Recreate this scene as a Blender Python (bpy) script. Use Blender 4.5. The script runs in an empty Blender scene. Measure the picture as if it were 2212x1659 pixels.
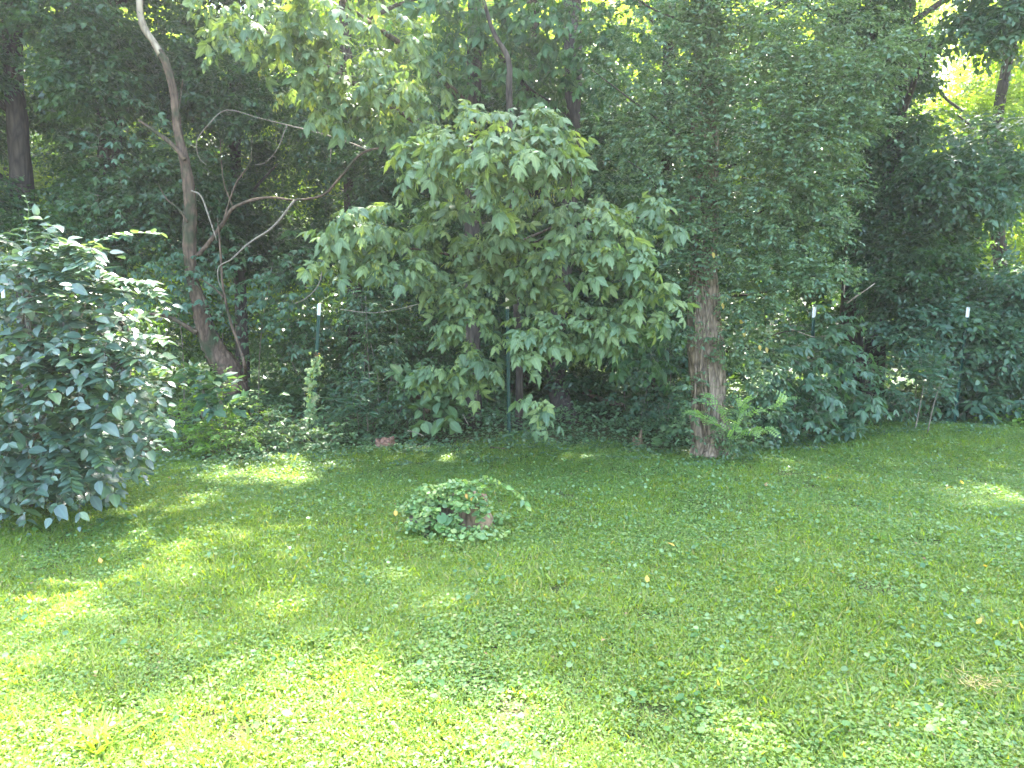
import bpy, math, random
import numpy as np
from mathutils import Vector, Matrix
rng = np.random.default_rng(11)
random.seed(11)
S = bpy.context.scene
COL = S.collection

# ------------------------------------------------------------------ camera, sky, sun, exposure
FPX, CU, CV = 1610.0, 1106.0, 829.5          # focal length and centre, in units of a 2212 px wide frame
PITCH = math.radians(6.2); EYE = 1.6
cam = bpy.data.cameras.new('camera'); co = bpy.data.objects.new('camera', cam); COL.objects.link(co)
cam.sensor_width = 36; cam.lens = 36 * FPX / 2212; cam.clip_end = 1500; cam.clip_start = 0.05
co.location = (0, 0, EYE); co.rotation_euler = (math.pi / 2 - PITCH, 0, 0)
S.camera = co

SUN_EL, SUN_AZ = math.radians(62), math.radians(10)   # azimuth clockwise from +Y
SD = np.array([math.sin(SUN_AZ) * math.cos(SUN_EL), math.cos(SUN_AZ) * math.cos(SUN_EL), math.sin(SUN_EL)])
w = bpy.data.worlds.new('World'); S.world = w; w.use_nodes = True
nt = w.node_tree; bg = nt.nodes['Background']
sky = nt.nodes.new('ShaderNodeTexSky'); sky.sky_type = 'NISHITA'; sky.sun_disc = False
sky.sun_elevation = SUN_EL; sky.sun_rotation = SUN_AZ; sky.air_density = 1.3; sky.dust_density = 3.5; sky.ozone_density = 1.0
nt.links.new(sky.outputs[0], bg.inputs[0]); bg.inputs[1].default_value = 0.15
sl = bpy.data.lights.new('sun', 'SUN'); sl.energy = 3.2; sl.angle = math.radians(0.9); sl.color = (1.0, 0.95, 0.86)
so = bpy.data.objects.new('sun', sl); COL.objects.link(so)
so.rotation_euler = Vector(SD).to_track_quat('Z', 'Y').to_euler()
S.view_settings.view_transform = 'Standard'; S.view_settings.look = 'None'
S.view_settings.gamma = 1; S.view_settings.use_curve_mapping = False
S.view_settings.exposure = 3.72
S.render.engine = 'CYCLES'
S.cycles.max_bounces = 10; S.cycles.diffuse_bounces = 7; S.cycles.glossy_bounces = 2
S.cycles.transmission_bounces = 3; S.cycles.transparent_max_bounces = 4; S.cycles.volume_bounces = 0
S.cycles.sample_clamp_indirect = 6; S.cycles.use_denoising = True

VEIL_DENSITY = 0.0021
# ------------------------------------------------------------------ geometry helpers
ca, sa = math.cos(PITCH), math.sin(PITCH)
def W(u, v, Y):
    x = (u - CU) / FPX; yu = -(v - CV) / FPX
    d = np.array([x, ca + yu * sa, -sa + yu * ca]); d = d / d[1]
    return np.array([d[0] * Y, Y, EYE + d[2] * Y])
def ghgt(x, y):
    x = np.asarray(x, float); y = np.asarray(y, float)
    return (0.018 * np.sin(1.3 * x + 0.7 * y + 1) + 0.014 * np.sin(2.3 * y - 1.1 * x) + 0.008 * np.sin(4.1 * x + 3.2 * y)
            + 0.03 * np.clip(y - 11, 0, 60) ** 1.1)
def G(u, v):
    yu = -(v - CV) / FPX; k = (-sa + yu * ca) / (ca + yu * sa)
    Y = -EYE / k
    return W(u, v, Y)
def toUV(P):
    P = np.atleast_2d(P); d = P - np.array([0, 0, EYE])
    f = d[:, 1] * ca - d[:, 2] * sa; up = d[:, 1] * sa + d[:, 2] * ca
    f = np.where(f < 0.05, 0.05, f)
    return CU + FPX * d[:, 0] / f, CV - FPX * up / f
def norm(a): return a / np.maximum(np.linalg.norm(a, axis=-1, keepdims=True), 1e-9)
def vnoise(x, y, s, seed=0):
    r = np.random.default_rng(seed); T = r.random((64, 64))
    x = np.asarray(x) / s + 31.3; y = np.asarray(y) / s + 17.7
    xi = np.floor(x).astype(int); yi = np.floor(y).astype(int); fx = x - xi; fy = y - yi
    fx = fx * fx * (3 - 2 * fx); fy = fy * fy * (3 - 2 * fy)
    g = lambda a, b: T[a % 64, b % 64]
    return (g(xi, yi) * (1 - fx) + g(xi + 1, yi) * fx) * (1 - fy) + (g(xi, yi + 1) * (1 - fx) + g(xi + 1, yi + 1) * fx) * fy

def make_mesh(name, V, T, mat, tint=None, vein=None, smooth=True):
    me = bpy.data.meshes.new(name)
    V = np.ascontiguousarray(V, np.float32); T = np.ascontiguousarray(T, np.int32)
    me.vertices.add(len(V)); me.vertices.foreach_set('co', V.ravel())
    n = len(T); me.loops.add(n * 3); me.polygons.add(n)
    me.loops.foreach_set('vertex_index', T.ravel())
    me.polygons.foreach_set('loop_start', np.arange(0, n * 3, 3, dtype=np.int32))
    me.update(calc_edges=True)
    if not smooth: me.polygons.foreach_set('use_smooth', np.zeros(n, bool))
    for nm, arr in (('tint', tint), ('vein', vein)):
        if arr is not None:
            at = me.attributes.new(nm, 'FLOAT', 'POINT'); at.data.foreach_set('value', np.ascontiguousarray(arr, np.float32))
    me.materials.append(mat)
    return me
def obj(name, me, parent=None, kind=None):
    o = bpy.data.objects.new(name, me); COL.objects.link(o)
    if parent is not None: o.parent = parent
    if kind: o['kind'] = kind
    return o
def thing(name, label, cat, loc=(0, 0, 0), group=None):
    o = bpy.data.objects.new(name, None); COL.objects.link(o); o.empty_display_size = 0.2
    o.location = tuple(float(q) for q in loc); o['label'] = label; o['category'] = cat
    if group: o['group'] = group
    return o
def tag(o, label, cat, group=None):
    o['label'] = label; o['category'] = cat
    if group: o['group'] = group
    return o

# leaf templates: (verts, tris, vein) ; petiole at the origin, blade along +Y, face +Z
def strip_leaf(rows, L, Wd, fold=0.25, curl=0.15, pet=0.0):
    vs = [(0, pet, 0)]; ve = [0.0]; rows_i = []
    for t, h in rows:
        y = pet + t * L; z = -curl * L * t * t
        i = len(vs)
        vs += [(0, y, z), (-h * Wd / 2, y - 0.03 * L, z + fold * h * Wd / 2), (h * Wd / 2, y - 0.03 * L, z + fold * h * Wd / 2)]
        ve += [0.0, 1.0, 1.0]; rows_i.append(i)
    tip = len(vs); vs.append((0, pet + L, -curl * L)); ve.append(0.3)
    T = []; a = rows_i[0]; T += [(0, a, a + 1), (0, a + 2, a)]
    for a, b in zip(rows_i[:-1], rows_i[1:]):
        T += [(a, b, a + 1), (a + 1, b, b + 1), (a, a + 2, b), (a + 2, b + 2, b)]
    a = rows_i[-1]; T += [(a, tip, a + 1), (a, a + 2, tip)]
    return np.array(vs, float), np.array(T), np.array(ve)
def kite(L, Wd, fold=0.2, pos=0.42):
    vs = np.array([(0, 0, 0), (-Wd / 2, L * pos, fold * Wd / 2), (0, L, -0.08 * L), (Wd / 2, L * pos, fold * Wd / 2)])
    return vs, np.array([(0, 2, 1), (0, 3, 2)]), np.array([0, 1, 0, 1.0])
def merge(tpls):
    V, T, E = [], [], []; o = 0
    for v, t, e in tpls: V.append(v); T.append(t + o); E.append(e); o += len(v)
    return np.concatenate(V), np.concatenate(T), np.concatenate(E)
def xf(tp, ang=0, loc=(0, 0, 0), s=1, pitch=0, roll=0):
    M = Matrix.Rotation(ang, 3, 'Z') @ Matrix.Rotation(pitch, 3, 'X') @ Matrix.Rotation(roll, 3, 'Y')
    return (tp[0] * s) @ np.array(M).T + np.array(loc), tp[1], tp[2]
OV3 = [(.22, .85), (.5, 1.0), (.8, .55)]
OV2 = [(.28, .95), (.65, .85)]
def lf_ovate(): return strip_leaf(OV3, 1, .58)
def lf_small(): return strip_leaf([(.45, 1.0)], 1, .5, .3, .1)
def lf_mid(): return strip_leaf(OV2, 1, .56, .25, .12)
TOOTH = [(.18, .62), (.40, 1.0), (.47, .74), (.68, .72), (.74, .42)]
def lf_leaflet(): return strip_leaf(TOOTH, 1, .62, .18, .22)
def lf_boxelder(seed=0):
    r = random.Random(seed); b = strip_leaf(TOOTH, 1, .54, .15, .25)
    out = [xf(b, 0, (0, .42, -.02), .54, -.25)]
    for s in (-1, 1):
        out.append(xf(b, s * (-1.0 + r.uniform(-.15, .15)), (0, .36, 0), .46, -.45, s * .1))
        if seed != 2: out.append(xf(b, s * (-1.25 + r.uniform(-.15, .15)), (0, .16, 0), .38, -.55))
    st = (np.array([(-.008, 0, 0), (.008, 0, 0), (0, .45, 0.0)]), np.array([(0, 1, 2)]), np.zeros(3))
    return merge(out + [st])
def lf_maple():
    b = strip_leaf([(.3, .7), (.6, .8)], 1, .5, .15, .2)
    return merge([xf(b, 0, (0, .25, 0), .75, -.15), xf(b, .95, (0, .25, 0), .58, -.25), xf(b, -.95, (0, .25, 0), .58, -.25)])
def lf_heart():
    vs = [(0, 0, 0)]; n = 8
    for i in range(n):
        a = -math.pi / 2 + 0.35 + (2 * math.pi - 0.7) * i / (n - 1); r = 0.5 if i not in (3, 4) else .62
        vs.append((r * math.cos(a), .5 + r * math.sin(a) * 1.0, .09 * abs(math.cos(a)) - .03))
    vs[0] = (0, .28, -.04)
    T = [(0, i + 1, i + 2) for i in range(n - 1)]
    return np.array(vs, float), np.array(T), np.array([0] + [1] * n, float)
def lf_disc4():
    vs = np.array([(0, 0, 0), (-.48, .35, .1), (-.3, .85, .04), (0, 1, -.05), (.3, .85, .04), (.48, .35, .1)], float)
    return vs, np.array([(0, 3, 1), (1, 3, 2), (0, 5, 3), (5, 4, 3)]), np.array([0, 1, 1, .2, 1, 1.])
def lf_pinnate(n=7):
    b = strip_leaf([(.45, 1.0)], 1, .62, .1, .05); out = []
    for i in range(n):
        y = .12 + .82 * i / n
        for s in (-1, 1): out.append(xf(b, s * -1.3, (0, y, -.25 * y * y), .30, 0.05, 0))
    out.append(xf(b, 0, (0, .94, -.22), .28))
    st = (np.array([(-.008, 0, 0), (.008, 0, 0), (0, .95, -.22)]), np.array([(0, 1, 2)]), np.zeros(3))
    return merge(out + [st])
def lf_blade(bend=.5, wd=.07):
    vs = np.array([(-wd / 2, 0, 0), (wd / 2, 0, 0), (-wd / 2 * .9, .52, -bend * .1), (wd / 2 * .9, .52, -bend * .1), (0, .98, -bend * .55)])
    return vs, np.array([(0, 1, 3), (0, 3, 2), (2, 3, 4)]), np.array([.5, .5, .5, .5, .5])
def lf_palm():   # five leaflets of a creeper
    b = strip_leaf(OV2, 1, .5, .15, .2)
    return merge([xf(b, a, (0, .3, 0), s, -.35) for a, s in ((0, .7), (.75, .62), (-.75, .62), (1.5, .45), (-1.5, .45))])

def frames(Yd, N, roll=None):
    Yd = norm(Yd); X = norm(np.cross(Yd, N)); Z = np.cross(X, Yd)
    return np.stack([X, Yd, Z], -1)           # columns
class Leaves:
    """positions, frames and sizes of many leaves"""
    def __init__(s): s.P = []; s.R = []; s.s = []; s.t = []
    def add(s, P, Yd, N, sc, tint=None):
        P = np.atleast_2d(P); n = len(P); s.P.append(P); s.R.append(frames(Yd, N)); s.s.append(np.broadcast_to(sc, (n,)).astype(float))
        s.t.append(rng.random(n) if tint is None else tint)
    def cat(s):
        if len(s.P) > 1: s.P = [np.concatenate(s.P)]; s.R = [np.concatenate(s.R)]; s.s = [np.concatenate(s.s)]; s.t = [np.concatenate(s.t)]
        return s.P[0], s.R[0], s.s[0], s.t[0]
    def keep(s, m):
        P, R, c, t = s.cat(); s.P = [P[m]]; s.R = [R[m]]; s.s = [c[m]]; s.t = [t[m]]
    def n(s): return sum(len(p) for p in s.P)
def bake_arrays(tps, L, origin=(0, 0, 0)):
    P, R, sc, t = L.cat(); V, T, TI, VE = [], [], [], []; off = 0
    pick = rng.integers(0, len(tps), len(P))
    for k, (tv, tt, te) in enumerate(tps):
        m = pick == k; n = m.sum()
        if not n: continue
        v = np.einsum('nij,kj->nki', R[m] * sc[m][:, None, None], tv) + (P[m] - np.array(origin))[:, None, :]
        V.append(v.reshape(-1, 3)); T.append((tt[None] + (np.arange(n) * len(tv))[:, None, None]).reshape(-1, 3) + off); off += n * len(tv)
        TI.append(np.repeat(t[m], len(tv))); VE.append(np.tile(te, n))
    return np.concatenate(V), np.concatenate(T), np.concatenate(TI), np.concatenate(VE)
def bake(name, tps, L, mat, parent=None, kind='stuff'):
    if L.n() == 0: return None
    org = tuple(parent.location) if parent is not None else (0, 0, 0)
    V, T, TI, VE = bake_arrays(tps, L, org)
    return obj(name, make_mesh(name, V, T, mat, TI, VE), parent, kind)
def single_leaves(name, tps, L, mat, parent, n=300, rest='foliage', rest_tps=None):
    """the n leaves that show largest become parts of their own, the others one mesh"""
    P, R, sc, t = L.cat(); u, v = toUV(P)
    inside = (u > -20) & (u < 2232) & (v > -20) & (v < 1680)
    size = sc / np.maximum(P[:, 1], .5) * np.where(inside, 1, .01)
    # prefer leaves on the camera side of the plant
    key = size * (1 + 0.35 * (np.median(P[:, 1]) - P[:, 1]))
    order = np.argsort(-key)[:n]; m = np.zeros(len(P), bool); m[order] = True; m &= inside
    mes = [make_mesh(name, tp[0], tp[1], mat, np.zeros(len(tp[0])), tp[2]) for tp in tps]
    org = np.array(parent.location)
    for i in np.nonzero(m)[0]:
        o = obj(name, mes[int(rng.integers(len(mes)))], parent)
        M = np.eye(4); M[:3, :3] = R[i] * sc[i]; M[:3, 3] = P[i] - org
        o.matrix_basis = Matrix(M.tolist())
    L.keep(~m)
    bake(rest, rest_tps or tps, L, mat, parent)

def blob_twigs(c, r, n, inner=.5, flat=.6, zup=-.05, jit=.45):
    u = norm(rng.normal(size=(n, 3))); rr = (inner ** 3 + (1 - inner ** 3) * rng.random(n)) ** (1 / 3)
    C = np.array(c) + u * np.array(r) * rr[:, None]
    D = norm(u * np.array([1, 1, flat]) + rng.normal(size=(n, 3)) * jit * np.array([1, 1, .5]) + np.array([0, 0, zup]))
    return C, D
def sprays(L, C, D, K, length, size, droop=.3, side=.9, ldroop=.35, njit=.3, tintv=None, size_j=.25, upn=1.0, opposite=True, nby=0.0):
    n = len(C); length = np.broadcast_to(length, (n,)); tw = rng.random(n) if tintv is None else tintv
    H = norm(np.cross(D, np.array([0, 0, 1.0])) + 1e-4)
    for k in range(K):
        t = (k // 2 * 2 + 1.0) / K if opposite else (k + .7) / K
        sgn = 1 if k % 2 else -1
        if k == K - 1: sgn = 0; t = 1.0
        P = C + D * (length * t)[:, None]; P[:, 2] -= droop * length * t * t
        yd = D * (.55 if sgn else 1) + H * side * sgn + rng.normal(size=(n, 3)) * .28; yd[:, 2] -= ldroop + droop * t
        N = np.array([0, nby, upn]) + rng.normal(size=(n, 3)) * njit + 0.15 * D
        sc = size * (1 + size_j * rng.normal(size=n).clip(-2, 2)) * (.8 if k == K - 1 else 1)
        L.add(P, yd, N, sc, np.clip(tw * .55 + .45 * rng.random(n), 0, .999))
def catmull(pts, per=6):
    pts = np.array(pts, float); P = np.vstack([2 * pts[0] - pts[1], pts, 2 * pts[-1] - pts[-2]]); out = []
    for i in range(1, len(P) - 2):
        for k in range(per):
            t = k / per; a, b, c, d = P[i - 1], P[i], P[i + 1], P[i + 2]
            out.append(.5 * ((2 * b) + (c - a) * t + (2 * a - 5 * b + 4 * c - d) * t * t + (3 * b - a - 3 * c + d) * t ** 3))
    out.append(P[-2]); return np.array(out)
def tube_arrays(pts, rad, sides=8, per=5, rough=.08, ridge=0, seed=0, knots=0.0):
    """pts (n,3), rad (n)"""
    q = catmull(np.column_stack([np.array(pts, float), rad]), per); P = q[:, :3]; r = q[:, 3].clip(.0008)
    r_ = np.random.default_rng(seed); n = len(P)
    Td = norm(np.gradient(P, axis=0)); ref = np.array([0, 1.0, 0.0]) if abs(Td[0][1]) < .8 else np.array([1.0, 0, 0])
    A = np.zeros((n, 3)); a = norm(np.cross(Td[0], ref)[None])[0]
    for i in range(n):
        a = a - Td[i] * np.dot(a, Td[i]); a = a / np.linalg.norm(a); A[i] = a
    B = np.cross(Td, A); th = np.linspace(0, 2 * np.pi, sides, endpoint=False)
    low = sum(np.sin(th[None] * f + r_.random() * 6.3 + np.linspace(0, 3 + r_.random() * 4, n)[:, None]) * am for f, am in ((2, .6), (3, .5), (5, .3)))
    R = r[:, None] * (1 + rough * low + rough * .6 * r_.normal(size=(n, sides)))
    if ridge:
        ph = np.cumsum(r_.normal(size=n) * .05)[:, None]
        R *= 1 - ridge * np.clip(np.sin(th[None] * int(sides / 3.1) + ph * 5 + 1.2 * np.sin(th[None] * 2 + ph)), 0, 1) ** 2
    V = P[:, None] + R[..., None] * (np.cos(th)[None, :, None] * A[:, None] + np.sin(th)[None, :, None] * B[:, None])
    V = V.reshape(-1, 3); T = []
    i = np.arange(n - 1)[:, None] * sides; j = np.arange(sides)[None]; j2 = (j + 1) % sides
    a_, b_, c_, d_ = (i + j).ravel(), (i + j2).ravel(), (i + sides + j2).ravel(), (i + sides + j).ravel()
    T = np.vstack([np.column_stack([a_, b_, c_]), np.column_stack([a_, c_, d_])])
    # caps
    V = np.vstack([V, P[0], P[-1]]); k0, k1 = len(V) - 2, len(V) - 1; jj = np.arange(sides)
    T = np.vstack([T, np.column_stack([np.full(sides, k0), (jj + 1) % sides, jj]), np.column_stack([np.full(sides, k1), (n - 1) * sides + jj, (n - 1) * sides + (jj + 1) % sides])])
    return V, T
def tube(name, pts, rad, mat, parent=None, sides=8, kind=None, **kw):
    V, T = tube_arrays(pts, rad, sides, **kw)
    org = np.array(parent.location) if parent is not None else np.zeros(3)
    return obj(name, make_mesh(name, V - org, T, mat), parent, kind)
def tubes(name, lst, mat, parent=None, kind='stuff', sides=4, per=2, rough=.02):
    V, T = [], []; off = 0
    for pts, rad in lst:
        v, t = tube_arrays(pts, rad, sides, per, rough); V.append(v); T.append(t + off); off += len(v)
    org = np.array(parent.location) if parent is not None else np.zeros(3)
    return obj(name, make_mesh(name, np.concatenate(V) - org, np.concatenate(T), mat), parent, kind)
def twig_stems(name, C, D, length, droop, rad, mat, parent):
    """one thin three-sided stem per spray, all in one mesh"""
    n = len(C); length = np.broadcast_to(length, (n,)); ts = (0, .5, 1.0); H = norm(np.cross(D, [0, 0, 1.0]) + 1e-4); U = np.cross(H, D)
    V = []
    for t in ts:
        c = C + D * (length * t)[:, None]; c[:, 2] -= droop * length * t * t; r = rad * (1.1 - t)
        for a in (0, 2.09, 4.19): V.append(c + r * (math.cos(a) * H + math.sin(a) * U))
    V = np.stack(V, 1).reshape(-1, 3); T = []
    for s in range(2):
        for j in range(3):
            a, b = s * 3 + j, s * 3 + (j + 1) % 3; T += [(a, b, b + 3), (a, b + 3, a + 3)]
    T = (np.array(T)[None] + (np.arange(n) * 9)[:, None, None]).reshape(-1, 3)
    org = np.array(parent.location) if parent is not None else np.zeros(3)
    return obj(name, make_mesh(name, V - org, T, mat), parent, 'stuff')

_gn = {}
def sprig_set(key, tps, mat, kind, size, n=5, twigs=4, K=7):
    """a collection of small leafy sprigs (about 1 unit long) that foliage objects scatter"""
    if key in _gn: return _gn[key]
    col = bpy.data.collections.new(key + '_sprigs')
    for q in range(n):
        L = Leaves()
        if kind == 'twig':
            C = rng.normal(size=(twigs, 3)) * np.array([.25, .15, .12]) + np.array([0, .15, 0]); D = norm(rng.normal(size=(twigs, 3)) * np.array([.7, .3, .3]) + np.array([0, 1, 0]))
            sprays(L, C, D, K, .75, size, droop=.25, side=.9, ldroop=.25, njit=.45)
        elif kind == 'blades':
            m = twigs; P = np.column_stack([rng.uniform(-.5, .5, m), rng.uniform(-.5, .5, m), np.zeros(m)]); az = rng.random(m) * 6.28
            L.add(P, np.column_stack([np.cos(az), np.sin(az), rng.uniform(.4, 2.2, m)]), np.column_stack([-np.cos(az), -np.sin(az), np.full(m, .6)]), size * rng.uniform(.5, 1.15, m))
        elif kind == 'flat':
            m = twigs; az = rng.random(m) * 6.28; P = np.column_stack([rng.uniform(-.5, .5, m), rng.uniform(-.5, .5, m), rng.uniform(.03, .30, m)])
            L.add(P, np.column_stack([np.cos(az), np.sin(az), rng.normal(size=m) * .3]), rng.normal(size=(m, 3)) * .38 + [0, 0, 1], size * rng.uniform(.55, 1.2, m))
        V, T, TI, VE = bake_arrays(tps, L); o = bpy.data.objects.new('sprig', make_mesh(key + '_sprig', V, T, mat, TI, VE)); col.objects.link(o)
    g = bpy.data.node_groups.new(key + '_scatter', 'GeometryNodeTree'); g.interface.new_socket('Geometry', in_out='INPUT', socket_type='NodeSocketGeometry'); g.interface.new_socket('Geometry', in_out='OUTPUT', socket_type='NodeSocketGeometry')
    N = g.nodes; i = N.new('NodeGroupInput'); o = N.new('NodeGroupOutput'); ip = N.new('GeometryNodeInstanceOnPoints'); ci = N.new('GeometryNodeCollectionInfo')
    ci.inputs['Collection'].default_value = col; ci.inputs['Separate Children'].default_value = True; ci.inputs['Reset Children'].default_value = True
    ip.inputs['Pick Instance'].default_value = True
    for nm, ty, sk in (('rot', 'FLOAT_VECTOR', 'Rotation'), ('size', 'FLOAT', 'Scale')):
        a = N.new('GeometryNodeInputNamedAttribute'); a.data_type = ty; a.inputs['Name'].default_value = nm; g.links.new(a.outputs['Attribute'], ip.inputs[sk])
    g.links.new(i.outputs[0], ip.inputs['Points']); g.links.new(ci.outputs[0], ip.inputs['Instance']); g.links.new(ip.outputs[0], o.inputs[0])
    _gn[key] = g; return g
def scatter(name, g, P, Yd, N_, size, parent=None):
    P = np.atleast_2d(P); n = len(P)
    if n == 0: return
    R = frames(Yd, N_); ey = np.arcsin(np.clip(-R[:, 2, 0], -1, 1)); ex = np.arctan2(R[:, 2, 1], R[:, 2, 2]); ez = np.arctan2(R[:, 1, 0], R[:, 0, 0])
    me = bpy.data.meshes.new(name); me.vertices.add(n); org = np.array(parent.location) if parent is not None else np.zeros(3)
    me.vertices.foreach_set('co', np.ascontiguousarray(P - org, np.float32).ravel())
    a = me.attributes.new('rot', 'FLOAT_VECTOR', 'POINT'); a.data.foreach_set('vector', np.ascontiguousarray(np.column_stack([ex, ey, ez]), np.float32).ravel())
    a = me.attributes.new('size', 'FLOAT', 'POINT'); a.data.foreach_set('value', np.broadcast_to(size, (n,)).astype(np.float32).copy())
    o = obj(name, me, parent, 'stuff'); md = o.modifiers.new('scatter', 'NODES'); md.node_group = g; return o
def scatter_sun(name, g, C, D, size, parent, zmin=3.0, upn=1.0):
    k = ~((C[:, 2] > zmin) & (rng.random(len(C)) < openness(C))); k &= C[:, 2] > ghgt(C[:, 0], C[:, 1]); k &= ~post_mask(C, 25)
    C, D = C[k], D[k]; N_ = np.array([0, 0, upn]) + rng.normal(size=C.shape) * .3
    return scatter(name, g, C, D * np.array([1, 1, .6]), N_, size * rng.uniform(.75, 1.2, len(C)), parent)

# ------------------------------------------------------------------ materials
def mat_new(name):
    m = bpy.data.materials.new(name); m.use_nodes = True; n = m.node_tree; n.nodes.clear()
    out = n.nodes.new('ShaderNodeOutputMaterial'); return m, n, out
def ramp(n, cols, fac):
    r = n.nodes.new('ShaderNodeValToRGB'); e = r.color_ramp.elements
    cols = [c if len(c) == 2 else (i / (len(cols) - 1), c) for i, c in enumerate(cols)]
    e[0].position = cols[0][0]; e[0].color = (*cols[0][1], 1); e[1].position = cols[-1][0]; e[1].color = (*cols[-1][1], 1)
    for p, c in cols[1:-1]: x = e.new(p); x.color = (*c, 1)
    n.links.new(fac, r.inputs[0]); return r.outputs[0]
def leaf_mat(name, cols, rough=.42, spec=.45, trans=.35, tcol=(1.25, 1.15, .35), vein=.35, back=1.25):
    m, n, out = mat_new(name); L = n.links.new
    at = n.nodes.new('ShaderNodeAttribute'); at.attribute_name = 'tint'
    oi = n.nodes.new('ShaderNodeObjectInfo'); ad = n.nodes.new('ShaderNodeMath'); ad.operation = 'ADD'
    fr = n.nodes.new('ShaderNodeMath'); fr.operation = 'FRACT'
    L(at.outputs['Fac'], ad.inputs[0]); L(oi.outputs['Random'], ad.inputs[1]); L(ad.outputs[0], fr.inputs[0])
    c = ramp(n, cols, fr.outputs[0])
    # veins and blotches
    ve = n.nodes.new('ShaderNodeAttribute'); ve.attribute_name = 'vein'
    mr = n.nodes.new('ShaderNodeMapRange'); mr.inputs[1].default_value = 0; mr.inputs[2].default_value = .3; mr.inputs[3].default_value = 1 + vein; mr.inputs[4].default_value = 1
    L(ve.outputs['Fac'], mr.inputs[0])
    geo = n.nodes.new('ShaderNodeNewGeometry')
    bk = n.nodes.new('ShaderNodeMapRange'); bk.inputs[3].default_value = 1; bk.inputs[4].default_value = back; L(geo.outputs['Backfacing'], bk.inputs[0])
    mu = n.nodes.new('ShaderNodeMath'); mu.operation = 'MULTIPLY'; L(mr.outputs[0], mu.inputs[0]); L(bk.outputs[0], mu.inputs[1])
    vm = n.nodes.new('ShaderNodeVectorMath'); vm.operation = 'SCALE'; L(c, vm.inputs[0]); L(mu.outputs[0], vm.inputs['Scale'])
    p = n.nodes.new('ShaderNodeBsdfPrincipled'); L(vm.outputs[0], p.inputs['Base Color']); p.inputs['Roughness'].default_value = rough
    p.inputs['Specular IOR Level'].default_value = spec
    tr = n.nodes.new('ShaderNodeBsdfTranslucent'); tv = n.nodes.new('ShaderNodeVectorMath'); tv.operation = 'MULTIPLY'
    L(vm.outputs[0], tv.inputs[0]); tv.inputs[1].default_value = tuple(q * 1.5 for q in tcol); L(tv.outputs[0], tr.inputs[0])
    mx = n.nodes.new('ShaderNodeMixShader'); mx.inputs[0].default_value = trans
    L(p.outputs[0], mx.inputs[1]); L(tr.outputs[0], mx.inputs[2]); L(mx.outputs[0], out.inputs[0]); return m
def bark_mat(name, dark, light, scale=18, stretch=.18, moss=None, bump=.6):
    m, n, out = mat_new(name); L = n.links.new
    tc = n.nodes.new('ShaderNodeTexCoord'); mp = n.nodes.new('ShaderNodeMapping'); mp.inputs['Scale'].default_value = (1, 1, stretch)
    L(tc.outputs['Object'], mp.inputs[0])
    no = n.nodes.new('ShaderNodeTexNoise'); no.inputs['Scale'].default_value = scale; no.inputs['Detail'].default_value = 8; no.inputs['Roughness'].default_value = .7; L(mp.outputs[0], no.inputs[0])
    vo = n.nodes.new('ShaderNodeTexVoronoi'); vo.feature = 'DISTANCE_TO_EDGE'; vo.inputs['Scale'].default_value = scale * 1.3; L(mp.outputs[0], vo.inputs[0])
    mu = n.nodes.new('ShaderNodeMath'); mu.operation = 'MULTIPLY_ADD'; L(vo.outputs[0], mu.inputs[0]); mu.inputs[1].default_value = 1.1; L(no.outputs[0], mu.inputs[2])
    c = ramp(n, [(.35, dark), (.62, tuple((a + b) / 2 for a, b in zip(dark, light))), (.95, light)], mu.outputs[0])
    if moss:
        n2 = n.nodes.new('ShaderNodeTexNoise'); n2.inputs['Scale'].default_value = 5; n2.inputs['Detail'].default_value = 6; L(tc.outputs['Object'], n2.inputs[0])
        r2 = n.nodes.new('ShaderNodeMapRange'); r2.inputs[1].default_value = .5; r2.inputs[2].default_value = .68; L(n2.outputs[0], r2.inputs[0])
        mx = n.nodes.new('ShaderNodeMix'); mx.data_type = 'RGBA'; L(r2.outputs[0], mx.inputs['Factor']); L(c, mx.inputs['A']); mx.inputs['B'].default_value = (*moss, 1); c = mx.outputs['Result']
    p = n.nodes.new('ShaderNodeBsdfPrincipled'); L(c, p.inputs['Base Color']); p.inputs['Roughness'].default_value = .9; p.inputs['Specular IOR Level'].default_value = .2
    b = n.nodes.new('ShaderNodeBump'); b.inputs['Strength'].default_value = bump; b.inputs['Distance'].default_value = .02; L(mu.outputs[0], b.inputs['Height']); L(b.outputs[0], p.inputs['Normal'])
    L(p.outputs[0], out.inputs[0]); return m
def plain_mat(name, c1, c2, scale=40, rough=.6, metal=0, spec=.4):
    m, n, out = mat_new(name); L = n.links.new
    tc = n.nodes.new('ShaderNodeTexCoord'); no = n.nodes.new('ShaderNodeTexNoise'); no.inputs['Scale'].default_value = scale; no.inputs['Detail'].default_value = 6; L(tc.outputs['Object'], no.inputs[0])
    p = n.nodes.new('ShaderNodeBsdfPrincipled'); L(ramp(n, [(.35, c1), (.65, c2)], no.outputs[0]), p.inputs['Base Color'])
    p.inputs['Roughness'].default_value = rough; p.inputs['Metallic'].default_value = metal; p.inputs['Specular IOR Level'].default_value = spec
    L(p.outputs[0], out.inputs[0]); return m

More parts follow.
